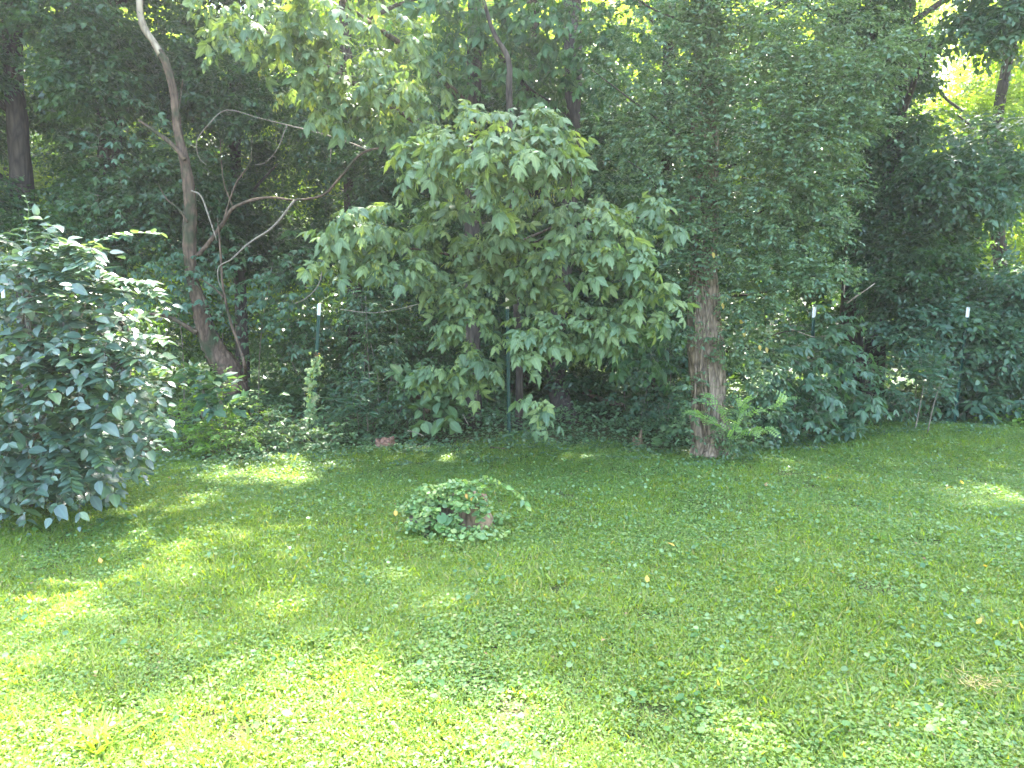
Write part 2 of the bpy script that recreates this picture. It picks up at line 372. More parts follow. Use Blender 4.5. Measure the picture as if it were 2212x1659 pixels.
M_BOX = leaf_mat('boxelder_leaf', [(.075, .13, .07), (.105, .17, .085), (.135, .20, .09), (.09, .15, .08), (.12, .185, .09), (.175, .23, .08), (.085, .145, .075)], .5, .35, .36)
M_BOXS = leaf_mat('boxelder_leaf_painted_shade', [(.04, .10, .045), (.055, .125, .05), (.075, .15, .05)], .5, .35, .35)  # same box elder leaf, its shade put into darker greens
M_EUO = leaf_mat('wintercreeper_leaf', [(.05, .10, .06), (.07, .135, .078), (.09, .155, .08), (.12, .185, .085), (.075, .14, .085)], .38, .45, .28)
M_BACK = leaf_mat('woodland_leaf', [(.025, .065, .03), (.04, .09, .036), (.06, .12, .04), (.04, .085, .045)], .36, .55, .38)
M_FAR = leaf_mat('woodland_leaf_painted_sun', [(.10, .18, .03), (.14, .22, .03), (.18, .25, .04), (.11, .19, .05)], .5, .3, .58)  # woodland leaf with sunlight put into the colour as brighter yellow green
M_UND = leaf_mat('understory_leaf', [(.045, .10, .062), (.06, .125, .075), (.08, .15, .07), (.055, .115, .07)], .42, .4, .3)
M_HON = leaf_mat('honeysuckle_leaf', [(.045, .09, .068), (.06, .11, .08), (.08, .14, .085), (.055, .10, .078), (.075, .13, .085), (.12, .19, .07), (.065, .115, .085)], .36, .9, .22, back=1.5)
M_WEED = leaf_mat('weed_leaf', [(.09, .18, .04), (.13, .23, .045), (.16, .26, .05), (.10, .19, .045)], .5, .35, .4)
M_LOC = leaf_mat('locust_leaflet', [(.12, .22, .08), (.17, .29, .07), (.22, .32, .12)], .32, .6, .35)
M_IVY = leaf_mat('ground_ivy_leaf', [(.06, .115, .055), (.09, .16, .07), (.115, .19, .07), (.085, .15, .085)], .42, .4, .25)
M_VINE = leaf_mat('creeper_leaf', [(.18, .28, .12), (.26, .35, .16), (.16, .26, .12), (.34, .34, .18)], .45, .4, .4)
M_STV = leaf_mat('stump_vine_leaf', [(.10, .2, .07), (.16, .27, .08), (.13, .23, .11), (.26, .33, .11), (.12, .21, .1)], .42, .4, .35)
M_VIO = leaf_mat('violet_leaf', [(.05, .125, .045), (.075, .17, .055), (.09, .19, .045), (.06, .14, .055)], .45, .4, .35)
M_GRS = leaf_mat('grass_blade', [(.095, .17, .032), (.13, .21, .033), (.17, .258, .033), (.21, .29, .036), (.14, .22, .036), (.30, .28, .13)], .45, .35, .5, vein=0)
M_CLO = leaf_mat('small_lawn_leaf', [(.08, .165, .055), (.11, .21, .058), (.145, .245, .06), (.2, .26, .09), (.10, .185, .065)], .45, .35, .4, vein=.1)
M_DRY = leaf_mat('dry_leaf', [(.55, .36, .08), (.5, .28, .09), (.35, .2, .1)], .6, .3, .3)
M_YEL = leaf_mat('yellow_leaf', [(.45, .33, .07), (.42, .3, .1)], .5, .3, .4)
M_SEED = leaf_mat('winged_seed', [(.16, .2, .05), (.22, .24, .07)], .5, .3, .4)
M_BUD = plain_mat('pale_green_bud', (.16, .26, .08), (.24, .32, .12), 200, .6)
B_MAIN = bark_mat('furrowed_bark', (.05, .036, .026), (.36, .275, .20), 24, .2, None, 1.0)
B_LEAN = bark_mat('brown_flaking_bark', (.03, .02, .015), (.17, .115, .078), 14, .22, (.04, .05, .024))
B_BARE = bark_mat('bare_pale_wood', (.16, .12, .085), (.46, .38, .28), 9, .1, None, .3)
B_DARK = bark_mat('dark_bark', (.018, .014, .012), (.085, .068, .052), 14, .2)
B_TWIG = bark_mat('grey_twig', (.10, .08, .06), (.30, .26, .2), 40, .4, None, .2)
B_GRN = plain_mat('green_stem', (.06, .11, .03), (.10, .15, .05), 60, .6)
B_STUMP = bark_mat('weathered_stump_wood', (.07, .05, .032), (.30, .21, .13), 12, .12, None, .8)
M_GREENPAINT = plain_mat('green_post_paint', (.012, .05, .038), (.02, .075, .055), 60, .45)
M_WHITE = plain_mat('white_tip_paint', (.62, .6, .55), (.8, .8, .78), 90, .5)
M_CREAM = plain_mat('yellowed_tip_paint', (.5, .42, .25), (.65, .58, .4), 60, .6)

def ground_mat():
    m, n, out = mat_new('lawn_soil'); L = n.links.new
    tc = n.nodes.new('ShaderNodeTexCoord')
    a = n.nodes.new('ShaderNodeTexNoise'); a.inputs['Scale'].default_value = 1.1; a.inputs['Detail'].default_value = 5; L(tc.outputs['Object'], a.inputs[0])
    b = n.nodes.new('ShaderNodeTexNoise'); b.inputs['Scale'].default_value = 70; b.inputs['Detail'].default_value = 6; L(tc.outputs['Object'], b.inputs[0])
    ad = n.nodes.new('ShaderNodeMath'); ad.operation = 'MULTIPLY_ADD'; L(b.outputs[0], ad.inputs[0]); ad.inputs[1].default_value = .8; L(a.outputs[0], ad.inputs[2])
    c = ramp(n, [(.62, (.035, .06, .018)), (.85, (.06, .085, .025)), (1.0, (.10, .085, .045)), (1.15, (.14, .11, .07))], ad.outputs[0])
    mr = n.nodes.new('ShaderNodeMapRange'); mr.inputs[1].default_value = 0; mr.inputs[2].default_value = 1.4; L(ad.outputs[0], mr.inputs[0])
    c = ramp(n, [(.38, (.03, .055, .016)), (.58, (.055, .08, .024)), (.72, (.10, .08, .045)), (.9, (.14, .11, .07))], mr.outputs[0])
    p = n.nodes.new('ShaderNodeBsdfPrincipled'); L(c, p.inputs['Base Color']); p.inputs['Roughness'].default_value = .95; p.inputs['Specular IOR Level'].default_value = .1
    bp = n.nodes.new('ShaderNodeBump'); bp.inputs['Distance'].default_value = .015; L(b.outputs[0], bp.inputs['Height']); L(bp.outputs[0], p.inputs['Normal'])
    L(p.outputs[0], out.inputs[0]); return m

# ------------------------------------------------------------------ ground sheet
def axis(n, near, far):
    t = np.linspace(-1, 1, n); return np.sign(t) * (near * np.abs(t) * 1.0 + (far - near) * np.abs(t) ** 7)
gx = axis(161, 14, 500); gy = axis(161, 14, 500) + 6
X, Yg = np.meshgrid(gx, gy, indexing='ij'); Z = ghgt(X, np.clip(Yg, -50, 40))
Vg = np.column_stack([X.ravel(), Yg.ravel(), Z.ravel()]); n_ = len(gx)
i = np.arange(n_ - 1)[:, None] * n_; j = np.arange(n_ - 1)[None]
a_, b_, c_, d_ = (i + j).ravel(), (i + n_ + j).ravel(), (i + n_ + j + 1).ravel(), (i + j + 1).ravel()
obj('ground', make_mesh('ground', Vg, np.vstack([np.column_stack([a_, b_, c_]), np.column_stack([a_, c_, d_])]), ground_mat()), None, 'structure')

# edge of the mown lawn
_e = [G(u, v) for u, v in ((-900, 1125), (0, 1110), (300, 1020), (540, 1003), (750, 990), (1100, 962), (1450, 985), (1600, 998), (1750, 955), (1900, 922), (2212, 915), (2900, 915))]
_ex = np.array([p[0] for p in _e]); _ey = np.array([p[1] for p in _e])
_o = np.argsort(_ex); _ex, _ey = _ex[_o], _ey[_o]
def edgeY(x): return np.interp(x, _ex, _ey) + .12 * np.sin(np.asarray(x) * 3.1) + .08 * np.sin(np.asarray(x) * 7.7)

# ------------------------------------------------------------------ gaps shaped into the unseen crowns and foliage to lay out sun patches (ground x, y, rx, ry, openness)
GAPS = []
def gap_uv(u, v, ru, rv, k):
    g = G(u, v); g2 = G(u, v + rv); g1 = G(u, v - rv)
    GAPS.append((g[0], (g1[1] + g2[1]) / 2, ru * g[1] / FPX, (g1[1] - g2[1]) / 2, k))
def gap_pt(u, v, Y, r, k=1.0):
    p = W(u, v, Y); g = p - SD * (p[2] / SD[2]); GAPS.append((g[0], g[1], r, r, k))
gap_uv(590, 1035, 200, 46, 1); gap_uv(420, 1020, 90, 26, .8)
gap_uv(100, 1190, 240, 60, .65); gap_uv(390, 1130, 200, 48, 1); gap_uv(650, 1130, 140, 50, .9); gap_uv(350, 1230, 300, 50, .75)
gap_uv(200, 1420, 380, 90, .6); gap_uv(450, 1330, 220, 60, .75); gap_uv(650, 1570, 560, 170, 1); gap_uv(1150, 1570, 320, 150, 1); gap_uv(820, 1450, 330, 90, 1)
gap_uv(1500, 1610, 300, 90, .6); gap_uv(1900, 1570, 400, 140, .7); gap_uv(1750, 1430, 220, 50, .4); gap_uv(1450, 1330, 320, 60, .35); gap_uv(2150, 1400, 200, 60, .3)
gap_uv(2210, 1085, 180, 55, 1); gap_uv(2050, 1060, 60, 14, .5); gap_uv(1850, 1045, 150, 20, .35); gap_uv(1300, 1110, 240, 40, .3)
gap_pt(280, 610, 5.0, .45); gap_pt(310, 500, 5.0, .35); gap_pt(250, 750, 4.9, .55); gap_pt(180, 560, 5.0, .3); gap_pt(60, 600, 4.9, .25); gap_pt(300, 840, 4.9, .3, .8); gap_pt(120, 680, 4.9, .25)
gap_pt(1560, 870, 7.1, .35); gap_pt(1690, 870, 7.1, .25, .9); gap_pt(678, 850, 8.5, .4); gap_pt(470, 890, 8.0, .6, 1); gap_pt(600, 920, 8.2, .4, .6); gap_pt(1700, 780, 8.5, .4, .35); gap_pt(2150, 860, 9.8, .6, .4)
gap_pt(1020, 1070, 5.1, .35, .8); gap_pt(690, 100, 7.2, .8, .8); gap_pt(560, 60, 7.2, .6, .9); gap_pt(1100, 300, 6.4, .6, .55); gap_pt(780, 480, 6.6, .45, .5); gap_pt(1310, 530, 6.6, .45, .6); gap_pt(940, 340, 6.6, .3, .5)
gap_pt(1300, 860, 10.5, .3, .6); gap_pt(600, 810, 11, .9, .6); gap_pt(760, 810, 11.5, .7, .5)
def openness(P):
    g = P - SD[None] * (P[:, 2] / SD[2])[:, None]; o = np.zeros(len(P))
    wob = .35 * (vnoise(g[:, 0], g[:, 1], .5, 5) - .5) + .25 * (vnoise(g[:, 0], g[:, 1], .2, 6) - .5)
    for x, y, rx, ry, k in GAPS:
        d = np.sqrt(((g[:, 0] - x) / rx) ** 2 + ((g[:, 1] - y) / ry) ** 2) + wob
        o = np.maximum(o, k * np.clip((1.2 - d) / .6, 0, 1) ** .8)
    o = np.maximum(o, .21)
    o = np.where(g[:, 1] < 2.1, np.maximum(o, .85), o)
    return o
def sun_filter(L, zmin=2.6):
    P, R, s, t = L.cat(); L.keep(~((P[:, 2] > zmin) & (rng.random(len(P)) < openness(P))))

# ------------------------------------------------------------------ trees
K2 = [kite(1, .52), kite(1, .6, .3, .5)]
CROWN = .44
K4 = [strip_leaf([(.45, 1.0)], 1, .5, .3, .1), strip_leaf([(.4, 1.0)], 1, .6, .2, .18)]
def blobs_from_uv(lst, dens=1.0):
    """(u, v, ru, rv, Y, n)"""
    Cs, Ds = [], []
    for u, v, ru, rv, Y, n in lst:
        c = W(u, v, Y); r = (ru * Y / FPX, max(ru, rv) * .6 * Y / FPX, rv * Y / FPX)
        C, D = blob_twigs(c, r, max(2, int(n * dens)), .25); Cs.append(C); Ds.append(D)
    return np.concatenate(Cs), np.concatenate(Ds)

def clear_post(L):
    # the leaves part round the middle fence post
    P = L.cat()[0]; u, v = toUV(P); L.keep(~((np.abs(u - 1096) < 24) & (((v > 610) & (v < 690)) | ((v > 745) & (v < 960)))))
POSTS_SEEN = [(1760, 1756, 650, 770, 9.2, 14), (2093, 2076, 652, 905, 9.75, 18), (693, 679, 645, 800, 8.6, 10)]
def post_mask(P, extra=0):
    u, v = toUV(P); m = np.zeros(len(P), bool)
    for u0, u1, v0, v1, Y, w_ in POSTS_SEEN: m |= (np.abs(u - (u0 + (u1 - u0) * (v - v0) / (v1 - v0))) < w_ + extra) & (v > v0 - extra) & (v < v1 + extra) & (P[:, 1] < Y + .05)
    return m
# --- centre box elder
t = thing('boxelder_tree', 'young box elder with broad pale drooping leaves, centre, in front of the middle post', 'tree', (*G(1112, 950)[:2], 0))
Yb = 8.4
tube('trunk', [(*W(1120, 900, 9.2)[:2], -.05), W(1122, 780, 9.1), W(1112, 600, 8.8), W(1104, 420, 8.4), W(1100, 215, 8.2), W(1098, 130, 8.2), W(1062, 60, 8.2), W(1030, -60, 8.2)],
     [.05, .045, .04, .038, .035, .03, .022, .015], B_DARK, t, 10, rough=.05)
box = [(1080, 275, 150, 45, 6.5, 26), (1120, 335, 120, 50, 6.2, 30), (1190, 300, 50, 60, 6.4, 12), (945, 345, 70, 55, 6.6, 20), (1060, 385, 40, 40, 6.2, 8),
       (770, 480, 95, 50, 6.6, 24), (720, 535, 50, 45, 6.7, 9), (850, 560, 60, 40, 6.7, 12), (1000, 480, 120, 60, 7.2, 28), (1120, 540, 110, 50, 7.0, 26),
       (1290, 500, 90, 45, 6.6, 20), (1330, 555, 60, 35, 6.4, 14), (1400, 470, 60, 40, 6.9, 10), (1410, 640, 50, 45, 6.5, 11),
       (1240, 700, 120, 40, 6.7, 26), (1160, 740, 60, 35, 6.6, 12), (1330, 690, 40, 30, 6.8, 8), (1165, 850, 22, 28, 6.5, 3), (1010, 600, 90, 40, 7.2, 18), (980, 640, 50, 30, 7.0, 9),
       (1010, 700, 40, 60, 7.0, 12), (1030, 790, 70, 30, 7.0, 14), (940, 800, 50, 16, 7.0, 6), (1230, 440, 60, 40, 7.0, 10), (1190, 620, 80, 30, 7.3, 14)]
for (u, v, ru, rv, Y, n) in box[:18:2]:
    vv = min(v + 60, 860); st = W(1106, vv, 8.1); e = W(u, v, Y)
    mid = (st + e) / 2 + np.array([0, 0, .12]); tube('branch', [st, mid, e], [.016, .012, .005], B_LEAN, t, 5, per=3)
Cb, Db = blobs_from_uv([(u, v, ru * 1.0, rv * .9, Y, n) for u, v, ru, rv, Y, n in box], 1.7); Db = norm(Db + np.array([0, -.35, -.1]))
L = Leaves(); sprays(L, Cb, Db, 5, .16, .17, size_j=.4, droop=.3, side=.8, ldroop=.38, njit=.5)
twig_stems('twig', Cb, Db, .17, .25, .003, B_GRN, t)
clear_post(L)
single_leaves('leaf', [lf_boxelder(0), lf_boxelder(1), lf_boxelder(2)], L, M_BOX, t)
def seed_clusters(pts, parent):
    L = Leaves()
    for p in pts:
        n = 22; P = p + rng.normal(size=(n, 3)) * np.array([.035, .035, .02]); P[:, 2] -= rng.random(n) * .16
        L.add(P, np.array([0, 0, -1.0]) + rng.normal(size=(n, 3)) * .3, rng.normal(size=(n, 3)), .035)
    bake('seed_cluster', [kite(1, .3)], L, M_SEED, parent)
seed_clusters([W(u, v, 6.35) for u, v in ((960, 370), (990, 395), (1130, 410), (1165, 400), (1190, 390), (940, 335), (1090, 300), (812, 560), (1060, 330))], t)

# --- upper left box elder
t = thing('boxelder_tree', 'taller box elder whose bright leafy limb hangs over the upper left', 'tree', (*G(1022, 925)[:2], 0))
tube('trunk', [(*G(1022, 925)[:2], -.05), W(1022, 700, 9.6), W(1020, 400, 9.5), W(1024, 180, 9.5), W(1026, 0, 9.5), W(1030, -500, 9.6)], [.12, .1, .095, .09, .085, .05], B_DARK, t, 12)
for pts, r in (([W(1020, 330, 9.4), W(860, 240, 8.6), W(700, 140, 7.7), W(560, 60, 7.3)], [.05, .035, .02, .008]), ([W(1022, 240, 9.4), W(900, 120, 8.8), W(760, 20, 8.0), W(700, -60, 7.5)], [.05, .035, .02, .01])):
    tube('branch', pts, r, B_LEAN, t, 6)
bl = [(500, 75, 45, 30, 7.2, 9), (560, 50, 80, 35, 7.2, 20), (640, 70, 60, 40, 7.3, 14), (690, 35, 70, 40, 7.2, 16), (620, 110, 60, 25, 7.4, 10), (700, 120, 50, 40, 7.4, 12),
      (700, 190, 60, 40, 7.5, 14), (770, 150, 60, 40, 7.5, 14), (800, 200, 70, 45, 7.5, 18), (860, 190, 50, 40, 7.6, 12), (750, 245, 60, 30, 7.6, 10), (850, 270, 60, 30, 7.8, 10),
      (560, -20, 120, 40, 7.2, 16), (700, -40, 120, 40, 7.3, 14), (860, 90, 80, 50, 8.3, 16), (930, 180, 70, 60, 8.6, 14)]
Cb, Db = blobs_from_uv(bl, 1.7); Db = norm(Db + np.array([-.1, -.35, -.1]))
L = Leaves(); sprays(L, Cb, Db, 5, .16, .18, size_j=.4, droop=.3, side=.8, ldroop=.38, njit=.5)
twig_stems('twig', Cb, Db, .16, .3, .003, B_GRN, t)
_P = L.cat()[0]; L.keep(rng.random(len(_P)) > .55 * openness(_P))  # leaves thinned so the sun reaches the laid-out patches
single_leaves('leaf', [lf_boxelder(0), lf_boxelder(1), lf_boxelder(2)], L, M_BOX, t)
seed_clusters([W(u, v, 7.4) for u, v in ((805, 235), (850, 215), (740, 200), (600, 200), (840, 250), (560, 130))], t)

# --- box elder foliage high in the middle (darker tree behind)
t = thing('boxelder_tree', 'shaded box elder with dull green crown above the centre, trunk near the dark fork', 'tree', (*G(1236, 920)[:2], 0))
tube('trunk', [(*G(1236, 920)[:2], -.05), W(1200, 800, 10.4), W(1225, 500, 10.2), W(1238, 180, 10), W(1236, 0, 10), W(1240, -500, 10)], [.16, .13, .12, .11, .11, .08], B_DARK, t, 12)
tube('branch', [W(1225, 240, 10), W(1150, 200, 9.5), W(1080, 120, 9)], [.05, .035, .02], B_DARK, t, 6)
bl = [(900, 60, 90, 60, 8.8, 18), (1000, 30, 90, 50, 8.8, 18), (1120, 50, 100, 60, 8.8, 22), (1250, 60, 120, 50, 8.8, 24), (1380, 40, 90, 45, 8.8, 18), (1450, -10, 90, 40, 8.6, 12),
      (1000, 150, 80, 60, 9, 16), (1140, 160, 80, 50, 9, 14), (1240, 150, 80, 50, 9, 14), (1310, 120, 70, 40, 8.6, 14), (880, 140, 60, 60, 9, 10), (1060, -30, 200, 40, 8.7, 24),
      (960, 250, 60, 50, 8.8, 10), (1230, 230, 60, 40, 9.2, 8), (1360, 480, 70, 60, 8.2, 12), (1460, 660, 40, 90, 8.0, 12), (1400, 760, 60, 60, 8.4, 12)]
Cb, Db = blobs_from_uv(bl, 1.6); Db = norm(Db + np.array([0, -.25, -.1]))
L = Leaves(); sprays(L, Cb, Db, 5, .18, .19, size_j=.4, droop=.3, side=.8, ldroop=.38, njit=.5)
twig_stems('twig', Cb, Db, .24, .25, .003, B_GRN, t); sun_filter(L)
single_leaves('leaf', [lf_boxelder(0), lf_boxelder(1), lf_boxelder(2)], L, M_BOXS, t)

# --- the big tree wrapped in wintercreeper
Ye = 7.45; b0 = G(1535, 990)
t = thing('creeper_clad_tree', 'big furrowed trunk right of centre, wrapped and flanked by small leaved creeper', 'tree', (*b0[:2], 0))
for (pts, r, sd) in (([(b0[0], b0[1] + .12, -.1), W(1534, 960, Ye + .12), W(1533, 900, Ye + .12), W(1527, 790, Ye + .12), W(1522, 700, Ye + .12), W(1520, 580, Ye + .15), W(1522, 400, Ye + .2), W(1525, 200, Ye + .2), W(1530, 0, Ye + .2), W(1532, -400, Ye + .3), W(1500, -1100, Ye + .5)],
                     [.21, .18, .15, .175, .165, .135, .135, .13, .12, .11, .06], 3),):
    tube('trunk', pts, r, B_MAIN, t, 40, per=9, rough=.06, ridge=.22, seed=sd)
for k, (u0, u1, r) in enumerate(((1508, 1502, .055), (1535, 1530, .06), (1562, 1556, .055))):
    tube('root_flare', [(*(G(u0, 996 + (6 if k == 1 else 0))[:2] + np.array([0, .06])), -.03), W(u0 + 2, 950, Ye + .02), W(u1, 890, Ye + .06), W((u1 + 1528) / 2, 800, Ye + .12)], [r * 1.6, r * 1.25, r, r * .6], B_MAIN, t, 14, per=6, rough=.12, ridge=.2, seed=k)
for k in range(5):   # creeper stems up the trunk
    a = rng.uniform(-.1, .1); tube('vine_stem', [W(1525 + 260 * a, 960, Ye - .02), W(1520 + 200 * rng.uniform(-.12, .12), 800, Ye - .04), W(1522 + 200 * rng.uniform(-.1, .1), 550, Ye + .03), W(1524 + 200 * rng.uniform(-.1, .1), 250, Ye + .08), W(1530, -60, Ye + .1)], [.012, .011, .01, .009, .006], B_MAIN, t, 6, per=4)
limbs = [((1530, 230), (1700, 180), (1900, 110), (1990, 70)), ((1530, 380), (1680, 300), (1800, 260), (1890, 235)), ((1530, 500), (1680, 430), (1780, 400), (1830, 370)), ((1535, 640), (1640, 620), (1740, 600), (1830, 575)),
         ((1525, 330), (1430, 250), (1330, 190), (1270, 130)), ((1520, 520), (1450, 440), (1400, 380), (1350, 330)), ((1530, 100), (1650, 20), (1800, -60), (1900, -120)), ((1520, 60), (1400, 0), (1320, -60), (1250, -120)), ((1530, 760), (1620, 740), (1680, 720), (1740, 700))]
stems = []
for lm in limbs:
    tube('branch', [W(q[0], q[1] + 14 * (k % 2), Ye + .25 - .12 * k) for k, q in enumerate(lm)], [.016, .011, .007, .003], B_DARK, t, 6, per=4, rough=.1)
euo = [(1620, 120, 110, 90, 7.3, 150), (1700, 60, 130, 80, 7.5, 150), (1830, 60, 100, 80, 7.6, 110), (1740, 180, 120, 80, 7.2, 150), (1840, 180, 90, 60, 7.1, 100), (1920, 130, 60, 28, 7.0, 40), (1960, 90, 40, 16, 7.0, 20),
       (1650, 260, 100, 80, 7.2, 120), (1770, 290, 110, 60, 7.1, 120), (1870, 255, 50, 22, 7.0, 30), (1700, 370, 110, 70, 7.2, 130), (1790, 400, 70, 60, 7.2, 70), (1640, 440, 80, 70, 7.3, 90), (1740, 490, 90, 60, 7.3, 90),
       (1620, 540, 70, 60, 7.3, 70), (1700, 590, 80, 35, 7.2, 60), (1780, 590, 60, 20, 7.1, 36), (1630, 640, 70, 40, 7.3, 60), (1590, 720, 45, 50, 7.4, 44), (1640, 760, 50, 60, 7.6, 46), (1600, 820, 30, 40, 7.5, 24),
       (1440, 60, 90, 70, 7.6, 110), (1360, 160, 90, 60, 7.9, 90), (1450, 200, 70, 60, 7.5, 80), (1400, 290, 90, 60, 7.7, 90), (1320, 280, 60, 50, 8.0, 50), (1460, 340, 60, 60, 7.4, 60), (1420, 420, 60, 50, 7.6, 50), (1470, 480, 50, 60, 7.4, 46),
       (1480, 580, 40, 60, 7.4, 36), (1470, 690, 35, 60, 7.5, 30), (1490, 850, 25, 40, 7.4, 20), (1585, 930, 40, 40, 7.35, 40), (1480, 930, 14, 20, 7.4, 8), (1300, 380, 50, 40, 8.2, 30), (1540, 20, 60, 60, 7.4, 60), (1330, 50, 60, 60, 8.2, 40)]
Cb, Db = blobs_from_uv(euo, 1.7); Db = norm(Db * .8 + np.array([.1, -.35, .05]))
# leaves clinging to the trunk itself
n = 1250; vv = rng.random(n) ** 1.7 * 1000 - 20; uu = 1524 + rng.uniform(-48, 48, n); keep_ = ((vv < 545) | (np.sin(vv / 38) + .8 * np.sin(vv / 91 + 1) > .1)) & ~((vv > 700) & (vv < 840) & (rng.random(n) < .85)) & ~((vv > 560) & (vv < 640) & (rng.random(n) < .8))
Ct = np.array([W(a, b, Ye - .06) for a, b in zip(uu[keep_], vv[keep_])]); Dt = norm(rng.normal(size=Ct.shape) * np.array([1, .2, .6]) + np.array([0, -.5, .2]))
Cb = np.vstack([Cb, Ct]); Db = np.vstack([Db, Dt])
L = Leaves(); sprays(L, Cb, Db, 9, .15, .05, droop=.25, side=1.0, ldroop=.2, njit=.5)
twig_stems('twig', Cb, Db, .17, .25, .002, B_GRN, t); sun_filter(L, 3.4)
# pale bud clusters near the shoot tips
oc = (np.array([(1, 0, 0), (-1, 0, 0), (0, 1, 0), (0, -1, 0), (0, 0, 1), (0, 0, -1)], float) * .5, np.array([(0, 2, 4), (2, 1, 4), (1, 3, 4), (3, 0, 4), (2, 0, 5), (1, 2, 5), (3, 1, 5), (0, 3, 5)]), np.ones(6))
LB = Leaves(); mk = rng.random(len(Cb)) < .55; T_ = Cb[mk] + Db[mk] * .15
for k in range(4): LB.add(T_ + rng.normal(size=T_.shape) * .012 + np.array([0, -.01, .01]), rng.normal(size=T_.shape), rng.normal(size=T_.shape), rng.uniform(.008, .014, len(T_)))
bake('bud_cluster', [oc], LB, M_BUD, t)
single_leaves('leaf', [lf_small(), lf_mid()], L, M_EUO, t, rest_tps=K4)
LY = Leaves()
for u, v in ((1640, 745), (1600, 690), (1560, 655), (1540, 545), (1655, 750), (1606, 715)): LY.add(W(u, v, Ye - .2)[None], np.array([[.2, -.2, -1.0]]), np.array([[0, -1.0, .2]]), .06)
bake('yellow_leaf', [lf_mid()], LY, M_YEL, t)

# --- leaning tree on the left
bl_ = G(505, 850); tl = thing('leaning_tree', 'bare crooked brown trunk on the left, mossy base, split pale top', 'tree', (bl_[0], 9.6, 0))
Yl = 9.6
tube('trunk', [W(510, 850, Yl), W(492, 800, Yl), W(468, 765, Yl), W(445, 715, Yl), W(432, 660, Yl), W(415, 600, Yl), W(409, 520, Yl), W(411, 440, Yl), W(401, 360, Yl), W(384, 280, Yl), W(375, 200, Yl), W(360, 140, Yl), W(345, 110, Yl)],
     [.18, .16, .14, .115, .095, .07, .08, .076, .064, .054, .05, .052, .044], B_LEAN, tl, 26, per=10, rough=.085, ridge=.16, seed=5)
tube('bare_top', [W(348, 118, Yl), W(330, 88, Yl), W(312, 62, Yl), W(303, 30, Yl), W(301, -20, Yl), W(296, -90, Yl)], [.046, .042, .045, .038, .036, .025], B_BARE, tl, 12, per=6, rough=.09, ridge=.1, seed=6)
for pts, r in (([(425, 720), (395, 700), (360, 683), (325, 678), (295, 688), (260, 700)], [.06, .045, .04, .03, .022, .012]),
               ([(427, 552), (455, 520), (480, 485), (508, 447), (573, 427), (640, 432), (698, 421), (737, 381), (792, 326), (892, 319)], [.05, .045, .042, .036, .026, .022, .024, .022, .022, .02]),
               ([(505, 450), (485, 400), (478, 345), (476, 300)], [.018, .014, .01, .005]),
               ([(480, 485), (508, 400), (540, 350), (545, 290)], [.02, .016, .012, .006]),
               ([(405, 480), (385, 450), (360, 430), (340, 395)], [.03, .022, .014, .006]),
               ([(384, 262), (390, 210), (395, 170)], [.018, .012, .006]),
               ([(400, 345), (370, 310), (330, 280), (300, 260)], [.05, .045, .035, .02])):
    tube('branch', [W(u, v, Yl - .1 - .02 * k) for k, (u, v) in enumerate(pts)], [q * .62 for q in r], B_LEAN, tl, 8, per=6, rough=.12)
for pts, r in (([(637, 432), (590, 490), (537, 526), (500, 560), (474, 575), (471, 600), (478, 625)], [.016, .014, .012, .01, .008, .006, .004]),
               ([(560, 255), (490, 238), (450, 270), (425, 305), (430, 340), (446, 357)], [.004, .006, .006, .005, .004, .003]),
               ([(560, 255), (620, 270), (700, 290), (760, 310), (792, 324)], [.005, .007, .008, .009, .01]),
               ([(690, 575), (695, 590), (685, 620), (660, 645), (636, 656)], [.006, .007, .007, .006, .004]),
               ([(714, 350), (718, 300), (740, 280), (735, 262)], [.006, .005, .004, .003]),
               ([(620, 270), (600, 320), (575, 350), (550, 356)], [.006, .005, .004, .003]),
               ([(413, 412), (435, 425), (455, 480), (468, 520)], [.01, .01, .009, .006])):
    tube('dead_twig', [W(u, v, Yl - .7) for u, v in pts], r, B_TWIG, tl, 5, per=5)
ts = thing('sapling', 'thin dark leafless stem just right of the leaning tree', 'sapling', (*G(531, 880)[:2], 0))
tube('stem', [(*G(531, 880)[:2], 0), W(530, 800, 9.3), W(519, 755, 9.3), W(498, 694, 9.3), W(482, 620, 9.3), W(476, 540, 9.3), W(470, 470, 9.3)], [.025, .022, .02, .018, .016, .014, .006], B_LEAN, ts, 7)
tube('branch', [W(490, 650, 9.3), W(460, 620, 9.25), W(430, 600, 9.2)], [.012, .009, .004], B_LEAN, ts, 5)

